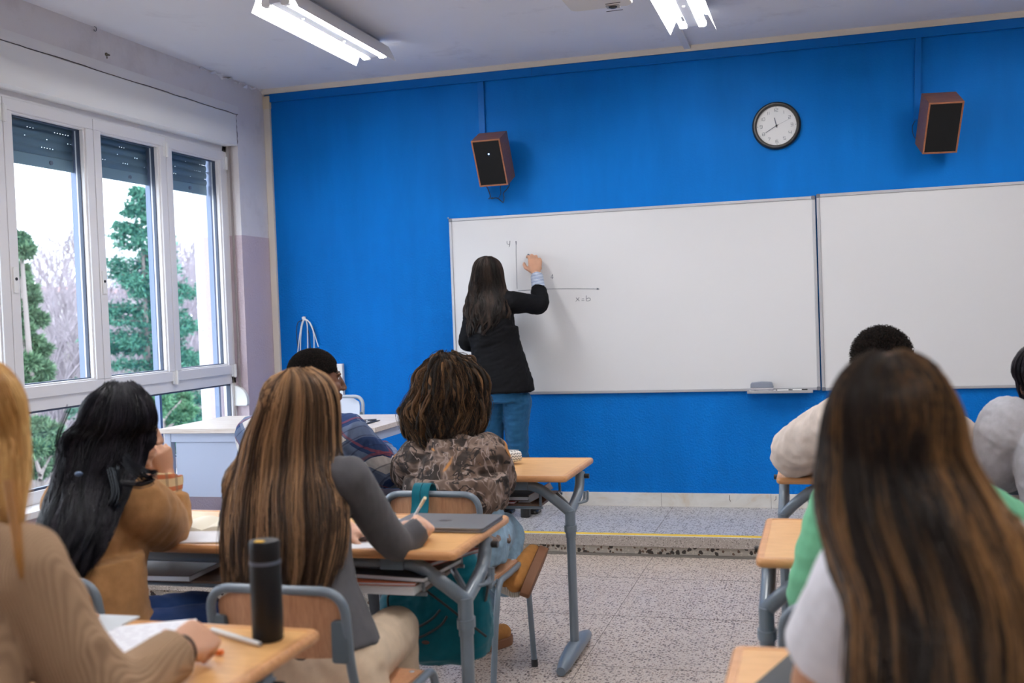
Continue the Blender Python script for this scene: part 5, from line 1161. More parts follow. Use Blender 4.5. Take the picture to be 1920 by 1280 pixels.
blob('trousers', pants_prims(J), cloth_mat('navy_trousers', (.02,.05,.16), 600, .15, .1), T, .007, 6, dict(amp=.004, f=22, seed=8))
for k in 'LR': shoe(J, k, T, M['black'], M['sole'])
H2 = hair_mat('blue_black_hair', (.006,.006,.010), (.035,.030,.042), .30)
q = at(205, 722, y=2.60)
rows = dome(q.z, q.x-.005, 2.64, .108, .110, .13, .10, sx=.02) + rows_px([(140, 275, 800, 2.56, .12), (125, 268, 860, 2.53, .12), (105, 246, 910, 2.50, .105), (88, 232, 950, 2.42, .09), (70, 220, 1000, 2.37, .075), (58, 198, 1040, 2.34, .065), (56, 160, 1090, 2.31, .05)])
hair_long('hair', T, H2, rows, 4400, 90, (172, 398), math.radians(-30), .0013, .014, 10, 33, 30, 3, (.82, 1.02), (.74, 1.0), .5, .005, fly=.10, avoid=kids(T))
# curl ends that fall over the shoulder of the coat
for k, pts in enumerate(([(215, 880, 2.52), (222, 925, 2.49), (208, 955, 2.47), (188, 965, 2.455), (178, 950, 2.45)], [(235, 860, 2.52), (262, 890, 2.50), (285, 898, 2.53), (262, 908, 2.49), (225, 905, 2.47)], [(240, 870, 2.52), (275, 885, 2.51), (294, 884, 2.55)], [(190, 950, 2.46), (195, 985, 2.44), (188, 1000, 2.43), (172, 1000, 2.43)], [(128, 770, 2.55), (112, 810, 2.53), (105, 840, 2.52), (112, 852, 2.52)])):
    P = bez([at(a_, b_, y=c_) for a_, b_, c_ in pts], 8)
    cur = MB()
    for i in range(34 if k < 4 else 7):
        o = V((rnd.gauss(0, .007), rnd.gauss(0, .005), rnd.gauss(0, .007))); cur.tube([p+o*(1-.6*j_/len(P)) for j_, p in enumerate(P)], [.0012*(1-.8*(j_/len(P))**3) for j_ in range(len(P))], 3, False)
    cur.build('hair_curl', H2, T)
MB().ball(at(148, 888, y=2.43), (.013, .006, .007)).build('hair_tie', mat('blue_hair_tie', (.05,.09,.17), .5), T)
add_eyes(J, T)

# ------------------------------------------------------------ student in the plaid shirt (front row)
T = thing('person', 'person in a blue and white plaid shirt turned to the right, short dark hair', 'person', (-2.02, 3.9, 0))
J = seated(-2.03, 3.90, -.10, at(596, 712, y=4.02), at(480, 815, y=3.98), at(646, 812, y=3.99), hyaw=-.98, hpitch=-.02)
J['eR'] = at(722, 880, y=4.24); J['wR'] = at(712, 842, y=4.44); J['eL'] = V((-2.36, 4.22, .79)); J['wL'] = V((-2.10, 4.43, .80))
body_mesh(J, SK_D, T, .0045, [dict(w=J['wR'], d=(-.8, .25, .2), nrm=(-.1, -.2, -1), curl=(.9, .9, 1, 1), thumb=(.5, .4), side=1, s=1.0)], 1.02)
m = mat('plaid_flannel', (.1,.15,.3), .85, spec=.2); nt, b, L = nodes(m); v = coords(nt, L, (1, 1, 1), (.25, .62, .2)); sp = N(nt, 'ShaderNodeSeparateXYZ'); L(v, sp.inputs[0])
def band(s_, sc, off, w): return math_(nt, L, 'LESS_THAN', math_(nt, L, 'FRACT', math_(nt, L, 'MULTIPLY_ADD', s_, sc, off)), w)
X_, Z_ = sp.outputs[0], sp.outputs[2]
c = mix(nt, L, math_(nt, L, 'MULTIPLY', band(X_, 7.5, .1, .45), .55), (.030,.060,.16), (.24,.31,.44)); c = mix(nt, L, math_(nt, L, 'MULTIPLY', band(Z_, 7.5, .3, .45), .55), c, (.20,.25,.36))
both = math_(nt, L, 'MULTIPLY', band(X_, 7.5, .0, .42), band(Z_, 7.5, .2, .42)); c = mix(nt, L, math_(nt, L, 'MULTIPLY', both, .95), c, (.74,.72,.70))
c = mix(nt, L, math_(nt, L, 'MULTIPLY', band(X_, 7.5, .55, .06), .5), c, (.34,.06,.06)); c = mix(nt, L, math_(nt, L, 'MULTIPLY', band(Z_, 7.5, .75, .06), .45), c, (.34,.06,.06)); c = mix(nt, L, math_(nt, L, 'MULTIPLY', band(Z_, 30, .1, .12), .5), c, (.02,.03,.08))
L(c, b.inputs['Base Color']); bump(nt, L, noise(nt, L, coords(nt, L), 600, 2), b, .12, .001)
mb = top_prims(J, .020, r=(.066, .055, .044), wd=1.04, hem=.12, cuff=.03)
ps = blob('plaid_shirt', mb, m, T, .006, 5, [dict(amp=.008, f=16, seed=41, aniso=(.6, 0, .7)), dict(amp=.003, f=44, seed=42)])
cl_ = MB(); nk = J['neck']; cl_.tube([nk+V((.068*math.cos(a), .060*math.sin(a), .012+.010*math.sin(a))) for a in np.linspace(-PI*1.2, .2*PI, 18)], .011, 8); cl_.build('shirt_collar', m, ps)
blob('trousers', pants_prims(J), cloth_mat('dark_trousers', (.045,.045,.05), 600, .15, .1), T, .007, 6, dict(amp=.004, f=22, seed=9))
for k in 'LR': shoe(J, k, T, M['black'], M['sole'])
H5 = hair_mat('black_short_hair', (.008,.006,.006), (.030,.020,.016), .8)
hair_short('hair', T, H5, J, 9000, (0, -.020, .036), (.080, .101, .090), .008, .0009, 3, lambda x, y, z: (z > .030 - .55*min(0, y+.02) - .95*max(0, -y-.02)*.95 and y < .072) or (y < -.03 and z > -.055), .0)
add_eyes(J, T)

# ------------------------------------------------------------ student in the camouflage jacket (front row)
T = thing('person', 'person with dark twisted hair in a brown camouflage jacket, front row', 'person', (-1.38, 3.88, 0))
J = seated(-1.355, 3.87, .05, at(834, 752, y=4.02), at(800, 858, y=3.97), at(908, 860, y=3.95), hyaw=.05, hpitch=-.12)
J['eR'] = at(924, 900, y=4.12); J['wR'] = V((-1.38, 4.40, .80)); J['eL'] = V((-1.62, 4.12, .80)); J['wL'] = V((-1.55, 4.42, .80))
J['kL'] = V((-1.47, 4.30, .53)); J['aL'] = V((-1.36, 4.14, .13)); J['tL'] = V((-1.33, 4.30, .05))
body_mesh(J, SK_D2, T, .0055, [dict(w=J['wR'], d=(-.2, .9, 0), nrm=(0, 0, -1), side=1, curl=(.3,.3,.4,.4)), dict(w=J['wL'], d=(.2, .9, 0), nrm=(0, 0, -1), side=-1, curl=(.3,.3,.4,.4))], legs=False)
m = mat('woodland_camouflage', (.2,.15,.12), .85); nt, b, L = nodes(m); v = coords(nt, L)
w1 = noise(nt, L, v, 5, 2, .5, 1.5); c = ramp(nt, L, w1, [(.0, (.020,.013,.010)), (.40, (.028,.018,.014)), (.44, (.10,.062,.045)), (.50, (.13,.085,.062)), (.53, (.24,.17,.14)), (.59, (.06,.038,.028)), (.68, (.024,.017,.015))], 'LINEAR')
w2 = noise(nt, L, coords(nt, L, (1.6, 1, .9), (0, .6, 0), loc=(3, 1, 2)), 6, 2, .5, 2.2); c = mix(nt, L, ramp(nt, L, w2, [(.53, (0,0,0)), (.545, (1,1,1)), (.565, (1,1,1)), (.58, (0,0,0))]), c, (.27,.21,.19))
w3 = noise(nt, L, coords(nt, L, (1, 1, 1), (0, -.7, 0), loc=(7, 4, 1)), 7, 2, .5, 2.0); c = mix(nt, L, ramp(nt, L, w3, [(.40, (0,0,0)), (.42, (1,1,1)), (.45, (1,1,1)), (.465, (0,0,0))]), c, (.015,.010,.009))
w4 = noise(nt, L, coords(nt, L, (1, 1, 1), loc=(2, 9, 5)), 6, 1, .5, 1); c = mix(nt, L, ramp(nt, L, w4, [(.66, (0,0,0)), (.68, (1,1,1))]), c, (.46,.20,.055)); L(c, b.inputs['Base Color'])
mb = top_prims(J, .030, r=(.064, .060, .048), wd=.92, hem=.03, cuff=.02, dp=1.1); p = J['pelvis']
loft(mb, [(p+V((.0, -.01, .115)), V((1,0,0)), V((0,1,0)), .175, .15), (p+V((.0, -.01, .16)), V((1,0,0)), V((0,1,0)), .195, .165), (p+V((.0, 0, .24)), V((1,0,0)), V((0,1,0)), .190, .160)])
limb(mb, [J['sR'], J['eR'], J['eR'].lerp(J['wR'], .5)], [.078, .082, .070])
cj = blob('camouflage_jacket', mb, m, T, .007, 6, [dict(amp=.012, f=14, seed=51, aniso=(.3, .1, .8)), dict(amp=.005, f=38, seed=52)])
cl_ = MB(); nk = J['neck']+V((.015, -.03, .005)); Pc = [nk+V((.100*math.cos(a), .075*math.sin(a), .018*math.sin(a*2))) for a in np.linspace(-PI*1.15, .25*PI, 22)]
vv = []; 
for i, p_ in enumerate(Pc):
    o = (p_-nk); o.z = 0; o.normalize(); vv += [p_+o*.030+V((0,0,-.045)), p_+o*.012+V((0,0,.012)), p_-o*.010+V((0,0,.012)), p_-o*.02+V((0,0,-.04))]
n = len(Pc); ff = [(i*4+k, (i+1)*4+k, (i+1)*4+(k+1)%4, i*4+(k+1)%4) for i in range(n-1) for k in range(4)]+[(3,2,1,0), ((n-1)*4, (n-1)*4+1, (n-1)*4+2, (n-1)*4+3)]
MB().add(vv, ff).build('jacket_collar', m, cj, bevel=.006)
# jeans: left leg under the desk, right leg swung out with the foot lifted
mb = MB(); p = J['pelvis']; loft(mb, [(p-V((0,0,.085)), V((1,0,0)), V((0,1,0)), .18, .14), (p, V((1,0,0)), V((0,1,0)), .19, .15), (p+V((0,0,.12)), V((1,0,0)), V((0,1,0)), .165, .13)])
kR = at(950, 1005, y=4.24); limb(mb, [J['hipR'], kR+V((-.03, 0, .02))], [.100, .082]); a1 = at(965, 1082, y=4.02)
mb.ball(kR, .072, 16); mb.tube([kR, at(938, 1070, y=4.10), at(952, 1092, y=4.04)], [.072, .068, .066], 18); mb.ball(at(935, 1078, y=4.10), .066, 14)
limb(mb, [J['hipL'], J['kL']], [.10, .075]); a2 = J['aL']; k2 = J['kL']; mb.ball(k2, .075, 14); mb.tube([k2, k2.lerp(a2, .5), k2.lerp(a2, .86)], [.072, .068, .074], 18)
blob('jeans', mb, M['jeansl'], T, .006, 5, [dict(amp=.007, f=18, seed=61, aniso=(.2, .5, .6)), dict(amp=.003, f=50, seed=62)])
m = mat('ribbed_sock', (.62,.60,.55), .9); nt, b, L = nodes(m); wv = N(nt, 'ShaderNodeTexWave'); wv.inputs['Scale'].default_value = 45; L(coords(nt, L, (1, 1, .1)), wv.inputs[0]); bump(nt, L, wv.outputs['Fac'], b, .8, .004); L(ramp(nt, L, wv.outputs['Fac'], [(0, (.42,.40,.36)), (.6, (.68,.66,.61))]), b.inputs['Base Color'])
mb = MB(); mb.tube([at(935, 1082, y=4.10), at(952, 1092, y=4.02), at(968, 1100, y=3.97)], [.050, .047, .044], 20); blob('sock', mb, m, T, .005, 2)
B_ = cloth_mat('tan_suede', (.42,.19,.055), 500, .3, .35, .95, .15); BS = mat('brown_thick_sole', (.20,.085,.04), .7)
def boot(fr, ctr, xd, yd):
    """fr: frame origin at the heel on the sole plane; xd toe direction, yd up direction of the shoe"""
    xd = V(xd).normalized(); yd = (V(yd)-xd*V(yd).dot(xd)).normalized(); zd = xd.cross(yd); mb = MB(); Q = lambda a, b_, c_=0: V(fr)+xd*a+yd*b_+zd*c_
    limb(mb, [Q(.035, .10), Q(.045, .055), Q(.12, .052), Q(.20, .042)], [.038, .040, .042, .036]); mb.ball(Q(.03, .06), .040, 14)
    o = blob('suede_boot', mb, B_, T, .005, 4, dict(amp=.0015, f=60, seed=3)); s = MB(); top = []; 
    for s_ in (1, -1):
        for i in range(12):
            q = i/11 if s_ == 1 else 1-i/11; a = -.015+.262*q; w = .046*math.sqrt(max(.04, 1-abs(2*q-1)**3.5)); top.append((a, s_*w))
    v = [Q(a, y_, c_) for y_ in (-.012, .026) for a, c_ in top]; n = len(top); s.add(v, [tuple(range(n-1, -1, -1)), tuple(range(n, 2*n))]+[(i, (i+1)%n, n+(i+1)%n, n+i) for i in range(n)])
    s.build('thick_sole', BS, o, bevel=.004)
h1 = at(988, 1112, y=3.95); t1 = at(1017, 1044, y=4.12); boot(h1, None, t1-h1, (-.90, -.42, .12))
a2 = at(893, 1222, z=.012); boot(V((a2.x-.04, a2.y-.01, .012)), None, (.55, .8, 0), (0, 0, 1))
H6 = hair_mat('dark_twisted_hair', (.012,.008,.006), (.22,.11,.045), .75, lo=.5, hi=1.05)
q = at(832, 668, y=4.0)
rows = dome(q.z, q.x+.008, 4.03, .142, .148, .15, .30, sx=0) + rows_px([(758, 910, 765, 3.90, .140), (762, 904, 800, 3.89, .125), (776, 890, 828, 3.89, .11), (792, 872, 845, 3.895, .09)])
hair_long('hair', T, H6, rows, 420, 210, (150, 390), 0, .0058, .012, 8, 55, 34, 6, (.80, 1.0), (.66, 1.0), .9, .008, bumpy=.20, base=.84, taper=10, avoid=kids(T))
hair_long('hair_frizz', T, H6, rows, 5200, 210, (150, 390), 0, .0007, .016, 9, 56, 26, 3, (.80, 1.04), (.60, 1.0), .55, .009, base=.5, fly=.35, avoid=kids(T))
add_eyes(J, T)
# teal backpack hung on the chair
bp = thing('backpack', 'teal backpack hanging behind the chair in the second row aisle', 'backpack', (-1.40, 3.5, .4)); m = cloth_mat('teal_nylon', (.0,.105,.145), 1000, .1, .1, .55, .10)
mb = MB(); Y_ = 3.46
prof = [((728, 908), 1095, .045), ((718, 914), 1125, .075), ((722, 918), 1160, .09), ((738, 917), 1195, .09), ((768, 912), 1222, .08), ((800, 880), 1238, .05)]
R_ = []
for (x0, x1), py, dp in prof:
    a_, b_ = at(x0, py, y=Y_), at(x1, py+2, y=Y_); R_.append(((a_+b_)/2, (b_-a_).normalized(), V((0, 1, 0)), (b_-a_).length/2, dp))
up_ = R_[0][0]; R_.insert(0, (V((-1.37, 3.49, .70)), V((1,0,0)), V((0,1,0)), .16, .03)); loft(mb, R_, 32, 3.2)
bb = blob('bag_body', mb, m, bp, .006, 6, [dict(amp=.010, f=11, seed=71, aniso=(.2, 0, .9)), dict(amp=.003, f=32, seed=72)])
z_ = MB(); zm = mat('black_zip', (.012,.014,.016), .5)
def on_bag(l, off=.0): return bez([at(px, py, y=Y_-d_) for px, py, d_ in l], 6)
for l in ([(735, 1180, .088), (760, 1182, .098), (790, 1172, .102), (812, 1158, .102), (825, 1143, .10)], [(752, 1198, .088), (785, 1195, .096), (815, 1180, .100), (830, 1168, .102), (838, 1155, .10)], [(800, 1108, .086), (830, 1130, .096), (862, 1155, .096), (895, 1180, .092), (912, 1193, .080)], [(728, 1140, .074), (727, 1120, .068), (733, 1110, .066), (745, 1107, .070)]):
    z_.tube(on_bag(l), .0042, 8)
z_.build('zip', zm, bp); q = at(798, 1204, y=Y_-.098); MB().ball(q, (.014, .003, .007)).build('small_emblem', mat('rust_emblem', (.10,.05,.04), .7), bp)
s_ = MB(); SP = [(-1.395, 3.49, .66), (-1.392, 3.560, .74), (-1.392, 3.573, .80), (-1.390, 3.590, .826), (-1.390, 3.615, .828), (-1.388, 3.640, .805), (-1.388, 3.650, .72)]
for dx in (-.014, .019):
    P = bez([V(p)+V((dx, 0, .0)) for p in SP], 6); v = []; 
    for i, p in enumerate(P):
        t_ = (P[min(i+1, len(P)-1)]-P[max(i-1, 0)]).normalized(); n_ = V((1, 0, 0)).cross(t_).normalized()
        v += [p+V((-.0155, 0, 0))+n_*.002, p+V((.0155, 0, 0))+n_*.002, p+V((.0155, 0, 0))-n_*.002, p+V((-.0155, 0, 0))-n_*.002]
    n = len(P); s_.add(v, [(i*4+k, (i+1)*4+k, (i+1)*4+(k+1)%4, i*4+(k+1)%4) for i in range(n-1) for k in range(4)]+[(3,2,1,0), (4*n-4, 4*n-3, 4*n-2, 4*n-1)])
s_.build('shoulder_strap', m, bp)
wb_ = MB(); wb_.tube(bez([at(911, 1078, y=3.45), at(914, 1100, y=3.44), at(912, 1118, y=3.43), at(909, 1136, y=3.45)], 6), .010, 8, ry=.003); wb_.build('webbing_strap', zm, bp)

# ------------------------------------------------------------ student in beige (front row right)
T = thing('person', 'person in a beige sweatshirt with short curly hair, front row right of the aisle', 'person', (.2, 3.9, 0))
J = seated(.185, 3.90, 0, at(1654, 695, y=4.05), at(1572, 792, y=3.98), at(1738, 792, y=3.98), hyaw=-.05, hpitch=-.15)
J['eL'] = at(1490, 850, y=4.20); J['wL'] = V((.06, 4.42, .83)); J['eR'] = V((.55, 4.2, .80)); J['wR'] = V((.32, 4.42, .81))
body_mesh(J, SK_D2, T, .006, [dict(w=J['wL'], d=(.6, .6, 0), nrm=(0, 0, -1), side=-1, curl=(.4,.4,.4,.4))])
mb = top_prims(J, .022, r=(.070, .064, .045), wd=1.0, hem=.10, cuff=.02)
blob('beige_sweatshirt', mb, cloth_mat('beige_fleece', (.62,.53,.47), 500, .2, .3), T, .0065, 6, [dict(amp=.010, f=15, seed=81, aniso=(.7, 0, .5)), dict(amp=.003, f=40, seed=82)])
blob('trousers', pants_prims(J), cloth_mat('blue_trousers', (.03,.06,.15), 600, .15, .1), T, .007, 6)
for k in 'LR': shoe(J, k, T, M['white'], M['sole'])
hair_short('hair', T, H5, J, 5200, (0, -.014, .046), (.090, .108, .096), .022, .0016, 5, lambda x, y, z: z > -.035 and y < .07, .002)
add_eyes(J, T)
# ------------------------------------------------------------ student in grey at the right edge
T = thing('person', 'person in a light grey sweatshirt cut by the right picture edge', 'person', (.80, 3.9, 0))
J = seated(.80, 3.88, 0, at(1962, 720, y=4.03), at(1893, 800, y=3.97), at(2060, 800, y=3.97), hyaw=.1, hpitch=-.15)
J['eL'] = at(1862, 880, y=4.10); J['wL'] = V((.72, 4.40, .81)); J['eR'] = V((1.16, 4.2, .80)); J['wR'] = V((.98, 4.42, .81))
body_mesh(J, SK_M, T, .006)
mb = top_prims(J, .024, r=(.074, .064, .045), wd=1.04, hem=.10, cuff=.02); limb(mb, [J['sL'], J['eL']], [.098, .088])
blob('grey_sweatshirt', mb, cloth_mat('heather_grey_fleece', (.46,.46,.50), 500, .2, .3, mott=.12), T, .0065, 6, [dict(amp=.010, f=18, seed=91, aniso=(.75, 0, -.5)), dict(amp=.003, f=40, seed=92)])
blob('trousers', pants_prims(J), cloth_mat('pale_grey_trousers', (.50,.48,.46), 600, .15, .1), T, .007, 6, dict(amp=.005, f=20, seed=7))
for k in 'LR': shoe(J, k, T, M['white'], M['sole'])
q = at(1962, 640, y=4.0); rows = dome(q.z, q.x, 4.03, .105, .12, .11, .35) + rows_px([(1912, 2010, 720, 3.93, .11), (1916, 2008, 760, 3.93, .10), (1925, 2000, 790, 3.94, .08)])
hair_long('hair', T, H2, rows, 1400, 60, (150, 390), 0, .0014, .004, 8, 93, 18, 3, avoid=kids(T))
add_eyes(J, T)
# ------------------------------------------------------------ student in green (second row right)
T = thing('person', 'person in a green top mostly hidden behind the long brown hair in front', 'person', (.16, 2.58, 0))
J = seated(.16, 2.58, 0, at(1685, 800, y=2.70), at(1578, 960, y=2.64), at(1800, 950, y=2.64), hyaw=0, hpitch=-.15)
J['eL'] = at(1532, 1115, y=2.70); J['wL'] = V((.02, 3.02, .80)); J['eR'] = V((.48, 2.84, .80)); J['wR'] = V((.28, 3.02, .80))
body_mesh(J, SK_L, T, .006)
mb = top_prims(J, .016, r=(.066, .056, .04), wd=1.0, hem=.08, cuff=.01)
blob('green_top', mb, cloth_mat('green_knit', (.16,.46,.27), 500, .2, .3), T, .0065, 6, [dict(amp=.005, f=18, seed=95)])
blob('trousers', pants_prims(J), M['jeans'], T, .007, 6)
for k in 'LR': shoe(J, k, T, M['white'], M['sole'])
q = J['head']+V((0, 0, .122)); rows = dome(q.z, q.x, 2.70, .100, .120, .12, .35) + [(q.z-.2, q.x, 2.68, .095, .105), (q.z-.34, q.x, 2.66, .09, .07)]
hair_long('hair', T, H4, rows, 1600, 60, (150, 390), 0, .0015, .004, 8, 96, 14, 3, avoid=kids(T))
add_eyes(J, T)

# ------------------------------------------------------------ student in the white T-shirt, nearest right
T = thing('person', 'person with very long dark brown hair in a white T-shirt, nearest on the right', 'person', (.22, 1.42, 0))
J = seated(.215, 1.46, 0, at(1672, 820, y=1.60), at(1626, 1088, y=1.53), at(1880, 1070, y=1.53), hyaw=.02, hpitch=-.18)
J['eL'] = at(1535, 1300, y=1.68); J['wL'] = V((.14, 1.90, .80)); J['eR'] = V((.45, 1.70, .80)); J['wR'] = V((.30, 1.92, .80))
body_mesh(J, SK_M, T, .005, [dict(w=J['wL'], d=(.5, .7, 0), nrm=(0, 0, -1), side=-1, curl=(.4,.4,.4,.4))])
mb = top_prims(J, .012, r=(.056, .054, .04), wd=.93, hem=.08, sl=.58)
limb(mb, [J['sL'], J['sL'].lerp(J['eL'], .55)], [.062, .066], caps=(True, False))
blob('white_tshirt', mb, cloth_mat('white_cotton', (.78,.78,.84), 900, .12, .2), T, .006, 5, [dict(amp=.005, f=18, seed=97, aniso=(.3, 0, .8))])
blob('trousers', pants_prims(J), M['jeans'], T, .007, 6)
for k in 'LR': shoe(J, k, T, M['white'], M['sole'])
H10 = hair_mat('dark_brown_ombre_hair', (.020,.013,.010), (.36,.18,.065), .36, lo=.40, hi=1.05, tipmix=.35)
q = at(1664, 680, y=1.60)
rows = dome(q.z, q.x+.006, 1.61, .094, .108, .10, .35, sx=-.006) + rows_px([(1552, 1782, 820, 1.52, .098), (1538, 1835, 890, 1.50, .095), (1535, 1880, 960, 1.47, .088), (1560, 1915, 1030, 1.44, .078), (1590, 1950, 1110, 1.39, .07), (1596, 1965, 1200, 1.36, .065), (1598, 1970, 1290, 1.33, .06), (1600, 1965, 1380, 1.31, .055), (1610, 1950, 1480, 1.30, .05)])
hair_long('hair', T, H10, rows, 4600, 90, (158, 382), 0, .0011, .007, 5, 98, 30, 3, (.84, 1.0), (.86, 1.0), .65, .002, tint_bias=lambda p: .42*np.clip((p-math.radians(290))/math.radians(70), -.3, 1), avoid=kids(T))
MB().tube(bez([at(1640, 690, y=1.548), at(1652, 700, y=1.527), at(1664, 718, y=1.508)], 4), .0022, 6).build('hair_parting', SK_L, T)
add_eyes(J, T)

# ------------------------------------------------------------ blonde student, nearest left
T = thing('person', 'person with long blonde hair in a ribbed tan sweater, writing at the nearest left desk', 'person', (-1.27, 1.3, 0))
J = seated(-1.30, 1.28, .0, at(-84, 800, y=1.54), at(-200, 1075, y=1.44), at(38, 1062, y=1.44), hyaw=.1, hpitch=-.15)
J['eR'] = at(188, 1290, y=1.56); J['wR'] = at(340, 1222, z=.818); J['eL'] = V((-1.62, 1.66, .80)); J['wL'] = at(118, 1165, z=.80)
hd = at(390, 1180, z=.830)-J['wR']
body_mesh(J, SK_M, T, .004, [dict(w=J['wR'], d=hd, nrm=(-.55, .35, -.65), curl=(.62, .75, .85, .9), thumb=(.6, .6), side=1, s=1.02), dict(w=J['wL'], d=at(150, 1150, z=.785)-J['wL'], nrm=(0, 0, -1), curl=(.1, .1, .1, .1), side=-1, s=.92)])
m = mat('ribbed_tan_knit', (.33,.215,.13), .9, spec=.15); nt, b, L = nodes(m); wv = N(nt, 'ShaderNodeTexWave', wave_type='BANDS', bands_direction='X'); wv.inputs['Scale'].default_value = 62; wv.inputs['Distortion'].default_value = .4; L(coords(nt, L, (1, .12, .02), (0, 0, 0)), wv.inputs[0])
L(ramp(nt, L, wv.outputs['Fac'], [(0, (.31,.20,.125)), (.7, (.40,.265,.165))]), b.inputs['Base Color']); bump(nt, L, wv.outputs['Fac'], b, .5, .003)
mb = top_prims(J, .010, r=(.060, .055, .037), wd=.98, hem=.10, cuff=.012)
kt = blob('ribbed_sweater', mb, m, T, .005, 5, [dict(amp=.004, f=18, seed=101, aniso=(.4, .4, .6))])
sm_ = MB(); sm_.tube(bez([at(-30, 1165, y=1.345), at(40, 1152, y=1.36), at(90, 1135, y=1.375), at(132, 1098, y=1.42)], 6), .0028, 6); 
w_ = J['wR']; e_ = J['eR']; d_ = (w_-e_).normalized(); br = MB(); u1 = d_.cross(V((0, 0, 1))).normalized(); u2 = d_.cross(u1)
br.tube([w_+d_*.008+u1*(.0285*math.cos(a))+u2*(.0285*math.sin(a)) for a in np.linspace(0, 2*PI, 24)], .0026, 6, False); br.build('hair_band', M['black'], T)
blob('trousers', pants_prims(J), M['jeans'], T, .007, 6)
for k in 'LR': shoe(J, k, T, M['white'], M['sole'])
H3 = hair_mat('golden_blonde_hair', (.42,.20,.055), (.78,.50,.20), .36, lo=.1, hi=.9)
q = at(-82, 672, y=1.53); rows = dome(q.z, q.x, 1.55, .092, .115, .10, .35) + rows_px([(-185, 28, 800, 1.47, .10), (-190, 36, 880, 1.45, .09), (-190, 34, 950, 1.43, .075), (-185, 26, 1010, 1.42, .06), (-170, 10, 1050, 1.42, .05)])
hair_long('hair', T, H3, rows, 2600, 70, (150, 395), 0, .0012, .004, 6, 99, 20, 3, avoid=kids(T))
lk = MB()
for i in range(46):
    o = V((rnd.gauss(0, .004), rnd.gauss(0, .003), 0)); P = bez([at(20, 900, y=1.44)+o, at(32, 980, y=1.40)+o, at(38, 1040, y=1.372)+o*.7, at(42, 1085, y=1.375)+o*.3], 6); lk.tube(P, [.0011*(1-.8*(j/len(P))**3) for j in range(len(P))], 3, False)
lk.build('hair_lock', H3, T)
add_eyes(J, T)

# black bag hanging behind the brown coat
bg_ = thing('shoulder_bag', 'black bag hanging on the chair behind the student in the brown coat', 'bag', (-2.08, 2.24, .6)); m = mat('black_bag_fabric', (.012,.013,.016), .55)
a_ = at(72, 1060, y=2.24); mb = MB(); loft(mb, [(a_+V((0, 0, -.26)), V((1,0,0)), V((0,1,0)), .09, .03), (a_+V((0, 0, -.20)), V((1,0,0)), V((0,1,0)), .11, .045), (a_+V((0, 0, -.02)), V((1,0,0)), V((0,1,0)), .085, .035), (a_+V((0, 0, .06)), V((1,0,0)), V((0,1,0)), .045, .022)], 24, 2.4)
blob('bag_body', mb, m, bg_, .007, 5, dict(amp=.004, f=24, seed=4)); MB().tube(bez([a_+V((-.05, 0, .03)), a_+V((-.02, -.004, .085)), a_+V((.03, 0, .07)), a_+V((.055, 0, .0))], 6), .007, 8).build('handle', m, bg_)
# ================================================================== OUTSIDE THE WINDOW
GZ = -8.0
def hillz(x, y):
    d = math.hypot(x+4, y-5); return GZ + max(0, min(1, (d-14)/70))*9.6 + .5*math.sin(x*.07)*math.cos(y*.09)
nx, ny = 34, 44; vv = []; xs = np.linspace(-170, -6, nx); ys_ = np.linspace(-20, 190, ny)
vv = [(x, y, hillz(x, y)) for x in xs for y in ys_]; ff = [(i*ny+k, (i+1)*ny+k, (i+1)*ny+k+1, i*ny+k+1) for i in range(nx-1) for k in range(ny-1)]
m = mat('winter_grass_slope', (.24,.21,.17), .95); nt, b, L = nodes(m); n = noise(nt, L, coords(nt, L), .35, 6, .7); L(ramp(nt, L, n, [(.35, (.05,.06,.035)), (.5, (.11,.09,.085)), (.7, (.15,.125,.13))]), b.inputs['Base Color'])
struct(MB().add(vv, ff).build('ground_hillside', m))
def leaf_mat(name, c1, c2):
    m = mat(name, c1, .85, 0, .2); nt, b, L = nodes(m); a = N(nt, 'ShaderNodeAttribute', attribute_name='leaf_tint'); L(ramp(nt, L, a.outputs['Fac'], [(0, c1), (1, c2)]), b.inputs['Base Color']); return m
LM1 = leaf_mat('conifer_needles', (.02,.08,.055), (.11,.29,.20)); LM2 = leaf_mat('pine_needles', (.022,.06,.035), (.14,.24,.13)); LM3 = leaf_mat('shrub_leaves', (.03,.09,.04), (.14,.30,.16))
BK = mat('bark', (.20,.17,.16), .9); TW = mat('haze_pale_twigs', (.28,.24,.27), .9)  # twigs kept paler: the distance haze is put into their colour
def foliage(name, C_, D_, size, m, parent, seed, per=3):
    """needle tufts: thin triangles fanned round each point of C_, leaning along D_"""
    rs = np.random.RandomState(seed); C2 = np.repeat(C_, per, 0); D2 = np.repeat(D_, per, 0); n = len(C2)
    d = D2*.8+rs.normal(size=(n, 3))*.75; d /= np.linalg.norm(d, axis=1)[:, None]; s_ = np.cross(d, rs.normal(size=(n, 3))); s_ /= np.linalg.norm(s_, axis=1)[:, None]
    L_ = size*rs.uniform(.6, 1.4, n)[:, None]; Vv = np.stack([C2-s_*L_*.22, C2+s_*L_*.22, C2+d*L_, C2+d*L_*.3+s_*L_*.02], 1).reshape(-1, 3)
    i = np.arange(n)*4; F = np.concatenate([np.stack([i, i+1, i+2], 1)]); t = np.repeat(rs.uniform(0, 1, n), 4)
    me = np_mesh(name, Vv, F, {'leaf_tint': t}); return link_mesh(name, me, m, parent)
